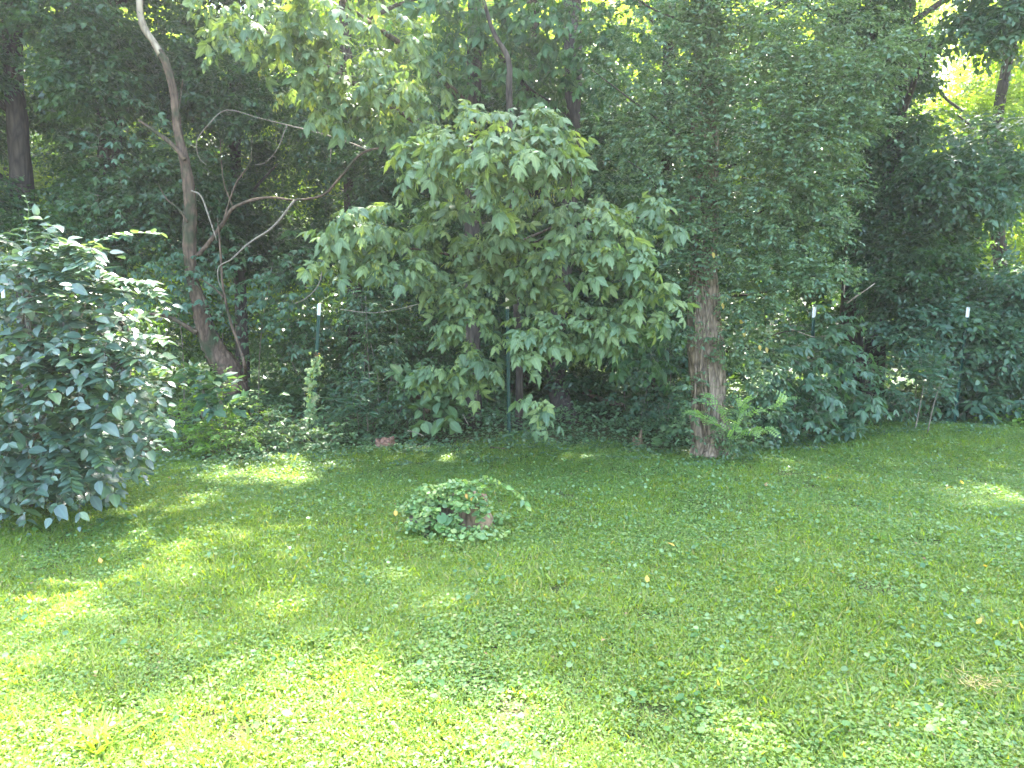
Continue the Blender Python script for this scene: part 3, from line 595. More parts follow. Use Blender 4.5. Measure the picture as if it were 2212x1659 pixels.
# --- trees of the wood's edge, each with trunk, leafy flank and high crown
def wood_tree(label, u_, vb, Y, r, lean, flank, crown, mat=M_BACK, bark=B_DARK, leaf=.075, tps=K4, K=7, name='woodland_tree', group='trees at the wood edge', dens=1.0, sway=0, group_on=True, top=9.5):
    b = np.array([(u_ - CU) / FPX * Y * 1.0, Y, 0]); b[2] = float(ghgt(b[0], Y))
    t = thing(name, label, 'tree', b, group if group_on else None)
    pts = [b + np.array([0, 0, -.1])]
    for k in range(1, 7):
        z = top * k / 6; pts.append(b + np.array([lean * z + sway * math.sin(z * 1.1), .05 * math.sin(z), z]))
    tube('trunk', pts, [r * 1.25] + [r * (1 - .11 * k) for k in range(6)], bark, t, 14, per=5, rough=.08, ridge=.1, seed=int(u_) % 97)
    for k in range(4):
        z = 2.2 + 1.5 * k + rng.random(); a = rng.random() * 6.28; p0 = b + np.array([lean * z, 0, z])
        tube('branch', [p0, p0 + np.array([math.cos(a) * .8, math.sin(a) * .8, .5]), p0 + np.array([math.cos(a) * 1.8, math.sin(a) * 1.6, .8])], [r * .35, r * .25, r * .1], bark, t, 6, per=3)
    if flank:
        Cb, Db = blobs_from_uv(flank, dens * 1.75); sz = .42 * (leaf / .075) ** .5
        g = sprig_set('wood_' + mat.name + ('_s' if leaf < .08 else '_l'), K4, mat, 'twig', leaf / sz, 5, 5, 9)
        scatter_sun('foliage', g, Cb, norm(Db + np.array([0, -.3, -.05])), sz, t, 3.2)
    if crown:
        CC, DD = [], []
        for (dx, dy, z, rx, rz, n) in crown:
            C, D = blob_twigs((b[0] + dx, b[1] + dy, z), (rx, rx, rz), int(n * CROWN), .2); CC.append(C); DD.append(D)
        g = sprig_set('crown_' + mat.name, K2, mat, 'twig', .25, 4, 3, 7); scatter_sun('crown', g, np.concatenate(CC), np.concatenate(DD), .58, t, 3.0)
    return t
def grid_blobs(u0, u1, v0, v1, Y0, Y1, n, r0=60, r1=110, per=40, avoid=()):
    out = []
    for _ in range(n * 4):
        u, v = rng.uniform(u0, u1), rng.uniform(v0, v1)
        r = rng.uniform(r0, r1)
        if any(((u - a) / (c + .36 * r)) ** 2 + ((v - b) / (d + .28 * r)) ** 2 < 1 for a, b, c, d in avoid): continue
        out.append((u, v, r, r * .75, rng.uniform(Y0, Y1), int(per * rng.uniform(.7, 1.3))))
        if len(out) == n: break
    return out
AV = [(50, 85, 40, 50), (130, 400, 36, 75), (20, 380, 14, 40), (425, 250, 20, 60), (2080, 130, 80, 190), (2025, 60, 35, 60), (2150, 480, 90, 90), (590, 200, 28, 30), (560, 330, 24, 28), (2060, 620, 50, 60), (1360, 540, 40, 30)]
cr = lambda *a: list(a)
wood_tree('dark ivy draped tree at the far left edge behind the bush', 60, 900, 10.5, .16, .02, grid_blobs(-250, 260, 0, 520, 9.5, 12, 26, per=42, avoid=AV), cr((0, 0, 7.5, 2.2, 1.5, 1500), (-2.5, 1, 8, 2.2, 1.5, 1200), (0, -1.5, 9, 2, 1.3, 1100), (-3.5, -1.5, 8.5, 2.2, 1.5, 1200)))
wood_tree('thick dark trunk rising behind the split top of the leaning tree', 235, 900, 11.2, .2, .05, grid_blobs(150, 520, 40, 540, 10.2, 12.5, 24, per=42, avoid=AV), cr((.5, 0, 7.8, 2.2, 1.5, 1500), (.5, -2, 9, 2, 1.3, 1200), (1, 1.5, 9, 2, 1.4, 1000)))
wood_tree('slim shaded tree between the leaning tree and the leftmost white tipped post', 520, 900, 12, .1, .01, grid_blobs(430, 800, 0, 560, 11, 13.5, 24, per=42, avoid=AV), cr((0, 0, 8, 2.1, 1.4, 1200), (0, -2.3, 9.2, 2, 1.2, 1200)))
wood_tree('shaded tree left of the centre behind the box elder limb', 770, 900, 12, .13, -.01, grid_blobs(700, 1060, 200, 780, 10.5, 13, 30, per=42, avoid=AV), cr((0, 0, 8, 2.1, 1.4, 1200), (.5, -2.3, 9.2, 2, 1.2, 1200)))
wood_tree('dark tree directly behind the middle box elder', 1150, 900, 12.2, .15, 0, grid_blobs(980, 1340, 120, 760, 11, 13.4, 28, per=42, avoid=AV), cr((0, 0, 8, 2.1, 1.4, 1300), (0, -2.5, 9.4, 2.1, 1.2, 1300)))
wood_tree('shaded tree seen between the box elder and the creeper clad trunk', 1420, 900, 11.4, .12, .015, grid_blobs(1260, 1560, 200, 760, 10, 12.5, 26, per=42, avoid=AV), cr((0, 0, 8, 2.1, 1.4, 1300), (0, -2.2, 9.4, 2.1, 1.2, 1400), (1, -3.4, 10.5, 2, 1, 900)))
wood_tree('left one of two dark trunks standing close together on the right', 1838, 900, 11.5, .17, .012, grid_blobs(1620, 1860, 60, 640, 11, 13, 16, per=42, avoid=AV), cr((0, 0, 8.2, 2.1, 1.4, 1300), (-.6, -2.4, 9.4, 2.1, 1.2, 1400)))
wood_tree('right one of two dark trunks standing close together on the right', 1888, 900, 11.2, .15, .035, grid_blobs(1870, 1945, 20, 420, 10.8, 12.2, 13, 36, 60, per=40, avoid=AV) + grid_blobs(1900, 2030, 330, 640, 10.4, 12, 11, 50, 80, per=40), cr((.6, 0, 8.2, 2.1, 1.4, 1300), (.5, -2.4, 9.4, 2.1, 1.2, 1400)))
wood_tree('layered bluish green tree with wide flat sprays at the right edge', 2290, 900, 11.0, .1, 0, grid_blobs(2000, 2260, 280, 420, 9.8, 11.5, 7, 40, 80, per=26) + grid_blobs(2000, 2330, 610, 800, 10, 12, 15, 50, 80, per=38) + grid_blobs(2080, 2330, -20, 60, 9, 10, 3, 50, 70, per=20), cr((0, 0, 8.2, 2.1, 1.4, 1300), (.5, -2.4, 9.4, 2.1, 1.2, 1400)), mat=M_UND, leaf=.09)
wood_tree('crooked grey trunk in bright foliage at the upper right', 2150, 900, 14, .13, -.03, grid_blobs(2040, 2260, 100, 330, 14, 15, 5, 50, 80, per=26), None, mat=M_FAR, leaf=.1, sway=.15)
# shade giving crowns further along both sides
for lb, u_, Y, cx in (('tall tree out past the left edge of the picture', -700, 10.5, 0), ('tall tree out past the right edge of the picture', 2900, 11, 0)):
    wood_tree(lb, u_, 900, Y, .2, 0, grid_blobs(u_ - 250, u_ + 250, 0, 700, 9.5, 12, 14, 80, 120, per=30), cr((0, 0, 7.8, 2.6, 1.8, 1500), (0, -2.4, 9, 2.4, 1.3, 1400)))

# dim interior: low dense foliage masses between the trunks, several countable shrubs
def shrub(label, lst, mat=M_UND, leaf=.08, tps=None, K=7, tl=.25, name='shrub', cat='shrub', singles=0, group=None, droop=.3, ld=.3, dens=1.0, zup=0, stem=True, nj=.4, tps1=None, front=.2):
    c = lst[0]; us = [q[0] for q in lst]; Y = float(np.mean([q[4] for q in lst])); u_ = float(np.mean(us))
    b = np.array([(u_ - CU) / FPX * Y, Y, 0.]); b[2] = float(ghgt(b[0], Y))
    t = thing(name, label, cat, b, group)
    Cb, Db = blobs_from_uv(lst, dens); Db = norm(Db + np.array([0, -front, zup]))
    zg = ghgt(Cb[:, 0], Cb[:, 1]) + .03; Cb[:, 2] = np.maximum(Cb[:, 2], zg)
    L = Leaves(); sprays(L, Cb, Db, K, tl, leaf, droop=droop, side=.9, ldroop=ld, njit=nj)
    sun_filter(L, 2.2); L.keep(~post_mask(L.cat()[0])); P = L.cat()[0]; L.keep(P[:, 2] > ghgt(P[:, 0], P[:, 1]) + .01)
    if stem:
        twig_stems('twig', Cb, Db, tl, droop, .0025, B_TWIG, t)
        for k, q in enumerate(lst[:4]):
            e = W(q[0], q[1], q[4] + .25); bb = np.array([b[0] * .3 + e[0] * .7, e[1] + .1, float(ghgt(e[0], e[1]))]); tube('stem', [bb, (bb + e) / 2 + rng.normal(size=3) * .05, e], [.009, .007, .004], B_TWIG, t, 5, per=3)
    tps = tps or [lf_mid(), lf_small()]
    if singles: single_leaves('leaf', tps1 or [lf_ovate(), lf_mid()], L, mat, t, singles, rest_tps=tps)
    else: bake('foliage', tps, L, mat, t)
    return t
MP = [lf_maple()]
shrub('dusky blue green understory tree spreading behind the leaning trunk', [(250, 520, 110, 40, 9.9, 34), (360, 560, 120, 40, 9.8, 36), (480, 590, 110, 45, 9.8, 36), (590, 560, 90, 60, 10, 32), (560, 650, 100, 40, 9.9, 32), (640, 700, 80, 50, 10, 28), (330, 640, 90, 40, 9.9, 26), (440, 640, 60, 40, 9.6, 16), (620, 620, 70, 40, 9.6, 22), (230, 600, 100, 60, 10, 26), (230, 240, 100, 50, 9.8, 28), (270, 320, 90, 50, 9.8, 28), (240, 430, 70, 40, 9.8, 20)], M_UND, .12, MP, 5, .3, 'understory_tree', 'tree', 220, ld=.25, tps1=[lf_maple()], front=.1)
shrub('low dark thicket behind the leftmost white tipped post', [(620, 760, 90, 60, 10.6, 50), (760, 740, 100, 70, 10.4, 60), (860, 700, 80, 60, 10, 50), (780, 640, 80, 60, 10.2, 50), (900, 780, 70, 70, 9.8, 50), (700, 830, 80, 40, 10.4, 40), (560, 800, 60, 40, 11, 30)], M_BACK, .075, K4)
shrub('creeper covered sapling left of centre with heavy dark leaves', [(790, 640, 50, 60, 9.3, 46), (800, 740, 60, 60, 9.2, 60), (800, 830, 70, 60, 9.0, 60), (860, 860, 60, 40, 8.8, 36), (770, 560, 40, 50, 9.4, 30)], M_EUO, .06, K4, 9, .18)
shrub('deep shaded bush low behind the middle post', [(1000, 860, 80, 60, 10, 40), (1110, 800, 80, 80, 10.8, 50), (940, 720, 70, 60, 10.2, 40), (1060, 650, 100, 60, 10.5, 50)], M_BACK, .08, K4)
shrub('shaded bush left of the creeper clad trunk', [(1400, 850, 60, 60, 9.3, 40), (1450, 780, 50, 70, 8.9, 44), (1390, 760, 60, 60, 9.6, 40), (1350, 700, 70, 50, 10.3, 30), (1460, 880, 30, 30, 8.6, 16), (1300, 640, 90, 60, 10.8, 36)], M_UND, .095, MP, 5, .25)
shrub('mulberry like bush of broad dull leaves below the third post', [(1700, 760, 60, 50, 8.4, 34), (1760, 720, 60, 50, 8.9, 34), (1790, 800, 70, 50, 8.7, 38), (1720, 850, 70, 45, 8.2, 36), (1840, 840, 50, 30, 8.6, 16), (1740, 900, 60, 30, 8.2, 22), (1800, 740, 40, 40, 8.9, 16), (1850, 880, 40, 25, 8.7, 12)], M_UND, .15, MP, 5, .26, singles=150, ld=.35, tps1=[lf_maple()])
shrub('leafy bush against the right side of the creeper clad trunk', [(1620, 860, 50, 50, 8.2, 40), (1650, 910, 50, 40, 8.0, 40), (1600, 960, 30, 25, 7.7, 18), (1660, 800, 50, 50, 8.3, 36)], M_EUO, .07, K4, 7, .2)
shrub('spreading dusky bush left of the rightmost post', [(1950, 760, 60, 60, 9.8, 44), (2010, 720, 60, 50, 9.8, 44), (1960, 840, 70, 50, 9.6, 46), (2050, 800, 50, 60, 9.8, 36), (2040, 680, 50, 40, 10, 26), (1900, 860, 60, 40, 9.7, 30)], M_UND, .085)
shrub('big leaved bush behind and right of the rightmost post', [(2140, 780, 60, 50, 10.0, 44), (2190, 850, 80, 45, 9.9, 50), (2110, 870, 50, 35, 9.8, 30), (2210, 740, 60, 50, 10.2, 36), (2300, 800, 80, 60, 10.2, 40), (2150, 900, 60, 20, 9.8, 20)], M_UND, .13, None, 6, .22, singles=120)
shrub('lime green low weeds at the right edge below the big leaved bush', [(2150, 915, 40, 16, 9.65, 26), (2200, 905, 50, 20, 9.6, 34), (2260, 905, 50, 20, 9.6, 30)], M_WEED, .08, None, 6, .12, 'weed_patch', 'weeds', zup=.6)
shrub('arching spray of a shrub at the right edge above the rightmost post', [(2130, 610, 60, 20, 10.4, 18), (2180, 640, 60, 25, 10.2, 20), (2060, 650, 40, 20, 10.5, 12), (2210, 600, 50, 20, 10.2, 14)], M_UND, .09)
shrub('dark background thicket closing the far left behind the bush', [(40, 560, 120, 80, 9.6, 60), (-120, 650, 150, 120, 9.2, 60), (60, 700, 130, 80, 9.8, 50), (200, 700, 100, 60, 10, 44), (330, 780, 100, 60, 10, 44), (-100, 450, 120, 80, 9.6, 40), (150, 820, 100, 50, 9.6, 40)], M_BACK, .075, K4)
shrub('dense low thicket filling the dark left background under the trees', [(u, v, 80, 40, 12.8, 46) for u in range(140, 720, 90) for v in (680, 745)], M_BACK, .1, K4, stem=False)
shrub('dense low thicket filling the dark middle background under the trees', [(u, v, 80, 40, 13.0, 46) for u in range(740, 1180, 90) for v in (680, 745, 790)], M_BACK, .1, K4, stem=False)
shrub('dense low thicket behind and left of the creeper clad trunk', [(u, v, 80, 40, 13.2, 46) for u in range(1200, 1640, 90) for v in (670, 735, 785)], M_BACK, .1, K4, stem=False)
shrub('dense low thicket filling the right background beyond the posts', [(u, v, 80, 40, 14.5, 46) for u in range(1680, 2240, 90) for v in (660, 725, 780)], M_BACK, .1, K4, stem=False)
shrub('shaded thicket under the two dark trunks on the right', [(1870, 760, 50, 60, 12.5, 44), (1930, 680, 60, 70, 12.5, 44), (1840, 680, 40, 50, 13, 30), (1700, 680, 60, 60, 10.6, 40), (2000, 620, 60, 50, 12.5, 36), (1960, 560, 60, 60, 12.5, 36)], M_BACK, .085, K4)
shrub('yellowish green weedy bush before the leaning tree', [(450, 880, 60, 50, 7.9, 60), (420, 930, 70, 45, 7.7, 60), (490, 940, 60, 40, 7.6, 56), (460, 820, 30, 30, 8.1, 20), (400, 965, 60, 25, 7.5, 36), (520, 890, 30, 30, 7.9, 16)], M_WEED, .045, None, 9, .16, 'weedy_bush', 'bush', 200, zup=.5)
shrub('tall pointed leaf weed topping the yellowish green bush', [(440, 830, 20, 20, 7.7, 5), (470, 850, 25, 25, 7.6, 7), (430, 815, 16, 10, 7.7, 3), (484, 880, 18, 18, 7.6, 4)], M_UND, .13, None, 7, .2, 'tall_weed', 'weed', 30, zup=.8, ld=.1)
shrub('low weeds with blue green leaves around the creeper wound post', [(600, 930, 60, 40, 8.0, 50), (650, 960, 60, 30, 7.9, 44), (570, 880, 50, 35, 8.4, 30), (710, 950, 50, 30, 8.1, 34), (720, 900, 40, 30, 8.5, 20), (560, 960, 50, 25, 7.7, 30)], M_IVY, .06, None, 7, .14, 'weed_patch', 'weeds', zup=.6)
shrub('coarse broad leaved plant with dead stalks left of the middle post', [(910, 850, 35, 30, 8.7, 12), (960, 860, 40, 30, 8.8, 14), (890, 820, 25, 20, 8.8, 6), (930, 900, 40, 20, 8.5, 10)], M_IVY, .17, [lf_ovate()], 5, .16, 'coarse_plant', 'plant', 60, zup=.5)
shrub('small seedling with four broad leaves left of the creeper clad base', [(1440, 950, 14, 10, 7.8, 3)], M_IVY, .16, [lf_ovate()], 5, .1, 'seedling', 'seedling', 12, zup=.9, ld=.1, stem=False)
for k, (u, v, lb) in enumerate(((2000, 800, 'grassy leaved weed clump in front of the dusky bush'), (1760, 905, 'low weed below the mulberry like bush'), (760, 860, 'dark weed clump with narrow leaves right of the creeper wound post'))):
    shrub(lb, [(u, v, 45, 30, 8.7, 26), (u + 30, v + 30, 40, 20, 8.5, 18)], M_UND, .11, [strip_leaf(OV2, 1, .25, .2, .3)], 9, .22, 'weed_clump', 'weeds', zup=1.2, ld=0)

# --- left honeysuckle bush, near
t = thing('honeysuckle_bush', 'large bush of glossy oval leaves at the left edge, nearest the viewer', 'bush', (*G(60, 1075)[:2], 0))
hon = [(50, 560, 110, 50, 5.2, 34), (170, 540, 70, 28, 5.1, 18), (60, 640, 130, 60, 5.1, 48), (190, 640, 90, 50, 5.0, 34), (90, 740, 150, 60, 5.1, 60), (240, 730, 80, 40, 5.0, 30), (60, 830, 150, 70, 5.1, 60), (210, 820, 100, 50, 5.0, 40),
       (90, 920, 150, 60, 5.2, 56), (200, 910, 85, 60, 5.3, 36), (40, 990, 120, 50, 5.2, 40), (150, 1010, 60, 40, 5.0, 18), (20, 1040, 70, 20, 5.1, 12), (-120, 700, 120, 200, 5.2, 80), (-100, 950, 120, 90, 5.2, 50), (-100, 560, 100, 60, 5.3, 30), (60, 1050, 120, 25, 5.7, 40), (-80, 1060, 100, 30, 5.7, 30), (180, 1010, 80, 30, 5.9, 30), (80, 960, 150, 60, 5.9, 50)]
base = np.array(t.location)
Cb, Db = blobs_from_uv(hon, .8); Db = norm(Db + np.array([.25, -.35, -.15]))
L = Leaves(); sprays(L, Cb, Db, 9, .32, .076, droop=.3, side=1.0, ldroop=.05, njit=.35, nby=-.25, size_j=.4)
# long arching shoots
arch = [[(60, 590), (150, 545), (250, 508), (345, 503)], [(100, 680), (190, 640), (270, 608), (335, 612)], [(130, 770), (220, 735), (300, 722), (360, 738)], [(150, 850), (230, 820), (300, 820), (350, 850)], [(120, 900), (220, 870), (290, 880), (350, 930)],
        [(130, 640), (142, 590), (138, 560), (145, 520)], [(80, 950), (130, 980), (150, 1010), (155, 1055)], [(0, 960), (10, 1010), (30, 1030), (50, 1050)], [(180, 790), (250, 770), (310, 775), (355, 800)]]
for _ in range(26):
    u0, v0 = rng.uniform(-80, 200), rng.uniform(540, 960); du = rng.uniform(60, 170); dv = rng.uniform(-60, 20)
    arch.append([(u0, v0), (u0 + du * .4, v0 + dv), (u0 + du * .75, v0 + dv * 1.1 + 8), (u0 + du, v0 + dv + 34)])
for a in arch:
    q = catmull([W(u, v, 4.95 - .05 * k) for k, (u, v) in enumerate(a)], 6)
    tube('shoot', q[::3], [.006, .005, .004, .004, .003, .002, .0015][:len(q[::3])], B_GRN, t, 5, per=2)
    D = norm(np.gradient(q, axis=0)); H = norm(np.cross(D, [0, 0, 1.0]))
    for k in range(1, len(q)):
        for s in (-1, 1):
            L.add(q[k][None], (D[k] * .5 + H[k] * s)[None] + rng.normal(size=(1, 3)) * .15 + np.array([[0, 0, .05]]), np.array([[0.05, -.42, 1.0]]) + rng.normal(size=(1, 3)) * .18, .078 * rng.uniform(.8, 1.15))
twig_stems('twig', Cb, Db, .34, .3, .0025, B_TWIG, t)
for q in hon[:12]:
    e = W(q[0], q[1], q[4]); tube('stem', [base, (base + e) / 2 + rng.normal(size=3) * .08, e], [.02, .013, .006], B_TWIG, t, 6, per=4)
P = L.cat()[0]; L.keep(P[:, 2] > .04)
# one upright shoot with spaced leaf pairs
q = catmull([W(70, 560, 4.95), W(58, 500, 4.93), W(62, 455, 4.92), W(55, 425, 4.92)], 2); tube('shoot', q, np.linspace(.004, .0015, len(q)), B_GRN, t, 5, per=2)
for k in range(1, len(q)):
    a = k * 1.57
    for s_ in (0, math.pi): L.add(q[k][None], np.array([[math.cos(a + s_), math.sin(a + s_) * .6, .5]]), np.array([[0, -.5, 1.0]]), .055 - .004 * k)
single_leaves('leaf', [lf_ovate(), strip_leaf(OV3, 1, .52, .12, .05), strip_leaf(OV3, 1, .62, .35, .25)], L, M_HON, t)

# --- locust sapling
b = G(1575, 985); t = thing('locust_sapling', 'small bright sapling with feathery paired leaflets before the creeper clad trunk', 'sapling', (b[0], b[1] - .1, 0))
L = Leaves()
for pts in ([(1578, 975), (1572, 930), (1560, 880), (1535, 850)], [(1578, 960), (1590, 915), (1600, 880), (1615, 862)], [(1590, 925), (1630, 890), (1670, 880), (1700, 862)], [(1575, 940), (1545, 915), (1520, 900), (1500, 890)], [(1580, 950), (1600, 935), (1630, 930), (1660, 925)]):
    q = catmull([W(u, v, 7.15 - .04 * k) for k, (u, v) in enumerate(pts)], 3); tube('branch', q[::2], [.006, .005, .004, .003, .002][:len(q[::2])], B_GRN, t, 5, per=2)
    D = norm(np.gradient(q, axis=0)); H = norm(np.cross(D, [0, 0, 1.0]))
    for k in range(2, len(q)):
        s = 1 if k % 2 else -1
        L.add(q[k][None], (D[k] * .4 + H[k] * s)[None] + rng.normal(size=(1, 3)) * .35, np.array([[0, -.5, 1.0]]) + rng.normal(size=(1, 3)) * .3, rng.uniform(.10, .15))
        L.add(q[k][None], (D[k] * .9)[None] + rng.normal(size=(1, 3)) * .4, np.array([[0, -.4, 1.0]]) + rng.normal(size=(1, 3)) * .3, rng.uniform(.09, .13))
single_leaves('leaf', [lf_pinnate(5), lf_pinnate(4)], L, M_LOC, t)

# ------------------------------------------------------------------ far sunlit wood and sky-side trees
CC, DD = [], []
for _ in range(420):
    y = rng.uniform(18, 34); x = rng.uniform(-.85, .85) * y; z = rng.uniform(0.2, 1.6 + .42 * y)
    if .50 < x / y < .60 and z > 1.6 + y * .21: continue
    r = rng.uniform(1.0, 2.0); C, D = blob_twigs((x, y, z), (r, r, r * .8), 60, .3); CC.append(C); DD.append(D)
CC = np.concatenate(CC); DD = np.concatenate(DD)
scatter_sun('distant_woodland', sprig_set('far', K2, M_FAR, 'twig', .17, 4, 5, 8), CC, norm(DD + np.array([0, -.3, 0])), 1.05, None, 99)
bpy.data.objects['distant_woodland']['label'] = 'sunlit yellow green wood beyond the shaded edge trees'
# foliage right of the sky gap
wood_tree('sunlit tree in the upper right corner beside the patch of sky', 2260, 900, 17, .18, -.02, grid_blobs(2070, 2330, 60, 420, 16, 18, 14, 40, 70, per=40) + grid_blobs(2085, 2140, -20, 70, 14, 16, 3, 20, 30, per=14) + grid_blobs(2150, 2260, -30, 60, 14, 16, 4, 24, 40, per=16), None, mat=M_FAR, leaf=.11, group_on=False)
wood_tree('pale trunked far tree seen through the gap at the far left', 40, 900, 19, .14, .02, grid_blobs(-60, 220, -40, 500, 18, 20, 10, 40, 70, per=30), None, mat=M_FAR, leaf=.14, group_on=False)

# ------------------------------------------------------------------ steel fence posts
def tpost(label, u, vt, ub, Y, cap=M_WHITE, lean=0.0, capl=.13):
    top = W(u, vt, Y); bx = (ub - CU) / FPX * Y * (1.0); base = np.array([bx, Y, float(ghgt(bx, Y)) - .02])
    ax = top - base; Ln = float(np.linalg.norm(ax)); zq = Vector(ax).to_track_quat('Z', 'Y')
    o = thing('fence_post', label, 'post', base, 'green steel fence posts with light tips'); o.rotation_mode = 'QUATERNION'; o.rotation_quaternion = zq @ Matrix.Rotation(.35, 3, 'Z').to_quaternion()
    def tsec(z0, z1, g=0.0):
        f, th, st = .019 + g, .0035 + g, .03 + g
        out = [(-f, -th), (f, -th), (f, 0), (th * .6 + g, 0.0), (th * .5 + g, st), (-th * .5 - g, st), (-th * .6 - g, 0.0), (-f, 0)]
        V = np.array([(x, y, z) for z in (z0, z1) for x, y in out]); n = 8; T = []
        for k in range(n): T += [(k, (k + 1) % n, n + (k + 1) % n), (k, n + (k + 1) % n, n + k)]
        for (a, b, c) in ((0, 1, 2), (0, 2, 3), (0, 3, 6), (0, 6, 7), (3, 4, 5), (3, 5, 6)): T += [(n + a, n + b, n + c), (c, b, a)]
        return V, np.array(T)
    V, T = tsec(0, Ln - capl); obj('post_body', make_mesh('post_body', V, T, M_GREENPAINT, smooth=False), o)
    V, T = tsec(Ln - capl + .001, Ln, .0012); obj('painted_tip', make_mesh('painted_tip', V, T, cap, smooth=False), o)
    V, T = [], []; off = 0
    bxv = np.array([(x, y, z) for x in (-.006, .006) for y in (-.012, -.0036) for z in (-.007, .007)]); bt = np.array([(0, 1, 3), (0, 3, 2), (4, 6, 7), (4, 7, 5), (0, 4, 5), (0, 5, 1), (2, 3, 7), (2, 7, 6), (0, 2, 6), (0, 6, 4), (1, 5, 7), (1, 7, 3)])
    for k in range(int((Ln - capl) / .055)): V.append(bxv + np.array([0, 0, .05 + k * .055])); T.append(bt + off); off += 8
    obj('stud_row', make_mesh('stud_row', np.concatenate(V), np.concatenate(T), M_GREENPAINT, smooth=False), o, 'stuff')
    return o
tpost('green post half hidden by the glossy bush at the left edge', 9, 625, 14, 9.0)
tpost('leaning green post with white tip and a creeper winding up it', 692, 657, 670, 8.6)
tpost('green post with yellowed tip standing in front of the centre leaves', 1094, 643, 1098, 8.7, M_CREAM)
tpost('green post with white tip above the mulberry like bush', 1760, 663, 1752, 9.2)
tpost('rightmost green post with white tip beside the big leaved bush', 2092, 664, 2073, 9.75)
# creeper on the leaning post
t = thing('creeper', 'pale creeper with reddish tip winding up the leaning post', 'vine', (*W(670, 930, 8.5)[:2], 0))
q = catmull([W(668, 935, 8.5), W(672, 880, 8.52), W(673, 830, 8.55), W(680, 790, 8.56), W(684, 762, 8.57)], 8)
tube('stem', q[::4], np.linspace(.006, .002, len(q[::4])), B_GRN, t, 5, per=2)
L = Leaves()
for k in range(2, len(q) - 2):
    for _ in range(5): L.add(q[k][None] + rng.normal(size=(1, 3)) * .03, rng.normal(size=(1, 3)) + np.array([[0, -.6, -.3]]), np.array([[0, -1.0, 1.0]]) + rng.normal(size=(1, 3)) * .5, rng.uniform(.06, .12) * (1.1 - .5 * k / len(q)))
single_leaves('leaf', [lf_palm(), lf_maple()], L, M_VINE, t)
LR = Leaves()
for k in range(-5, 0):
    for _ in range(3): LR.add(q[k][None] + rng.normal(size=(1, 3)) * .012, rng.normal(size=(1, 3)), rng.normal(size=(1, 3)) + np.array([[0, -1.0, .5]]), .035)
bake('reddish_leaf', [lf_mid()], LR, leaf_mat('reddish_leaf', [(.22, .09, .06), (.3, .16, .1)]), t)

# ------------------------------------------------------------------ stumps, log, sticks
def stump(label, u, v, r, h, sides=34, seed=0, jag=.35, mat=B_STUMP, loc=None, name='tree_stump'):
    b = G(u, v); t = thing(name, label, 'stump', (b[0], b[1] + r, 0)); r_ = np.random.default_rng(seed); n = 9; th = np.linspace(0, 2 * np.pi, sides, endpoint=False)
    rimn = sum(np.sin(th * f + r_.random() * 6) * a for f, a in ((1, .5), (2, .35), (5, .25), (9, .15))); V = []
    for k in range(n):
        z = k / (n - 1); hh = h * (1 + jag * rimn)
        R = r * (1 + .45 * (1 - z) ** 2.5 * (1 + .5 * np.sin(th * 4 + 1))) * (1 + .09 * np.sin(th * 11 + z) + .06 * np.sin(th * 5) + .035 * r_.normal(size=sides))
        V.append(np.column_stack([R * np.cos(th), R * np.sin(th), z * hh - .02 * (z == 0)]))
    for f_, dz in ((.7, -.02), (.35, -.05)): V.append(np.column_stack([r * f_ * np.cos(th), r * f_ * np.sin(th), h * (1 + jag * rimn * .6) + dz + .012 * r_.normal(size=sides)]))
    V = np.concatenate(V + [np.array([[0, 0, h * .8]])]); m = n + 2; T = []
    for k in range(m - 1):
        for j in range(sides):
            a, b2 = k * sides + j, k * sides + (j + 1) % sides; T += [(a, b2, b2 + sides), (a, b2 + sides, a + sides)]
    for j in range(sides): T.append(((m - 1) * sides + j, (m - 1) * sides + (j + 1) % sides, len(V) - 1))
    obj('stump_body', make_mesh('stump_body', V, T, mat), t); return t
st = stump('weathered stump on the lawn topped with a mound of creeper', 1018, 1145, .10, .24, seed=4)
o0 = np.array(st.location)
tube('side_block', [W(905, 1135, 5.15) - [0, 0, .03], W(925, 1105, 5.25), W(960, 1090, 5.3), W(1000, 1095, 5.3)], [.09, .10, .10, .06], bark_mat('grey_rotten_wood', (.05, .04, .03), (.2, .165, .125), 20, .5), st, 18, per=6, rough=.14, seed=8)
tube('root', [W(905, 1118, 5.3), W(880, 1128, 5.25), W(850, 1132, 5.22)], [.035, .022, .008], B_STUMP, st, 8, per=4, rough=.15)
t = thing('creeper_mound', 'mound of round creeper leaves spilling over the lawn stump', 'creeper', (*W(960, 1120, 5.2)[:2], .02))
L = Leaves()
def mound(L, u, v, ru, rv, Y, n, size, lift=.3):
    c = W(u, v, Y); uu = norm(rng.normal(size=(n, 3))); P = c + uu * np.array([ru * Y / FPX, ru * .6 * Y / FPX, rv * Y / FPX]) * (rng.random((n, 1)) ** .4)
    N = uu * np.array([.6, .6, .3]) + np.array([0, -.35, 1.0]) + rng.normal(size=(n, 3)) * .3
    L.add(P, rng.normal(size=(n, 3)) * np.array([1, 1, .3]) + np.array([0, -.4, -.2]), N, size * rng.uniform(.6, 1.3, n))
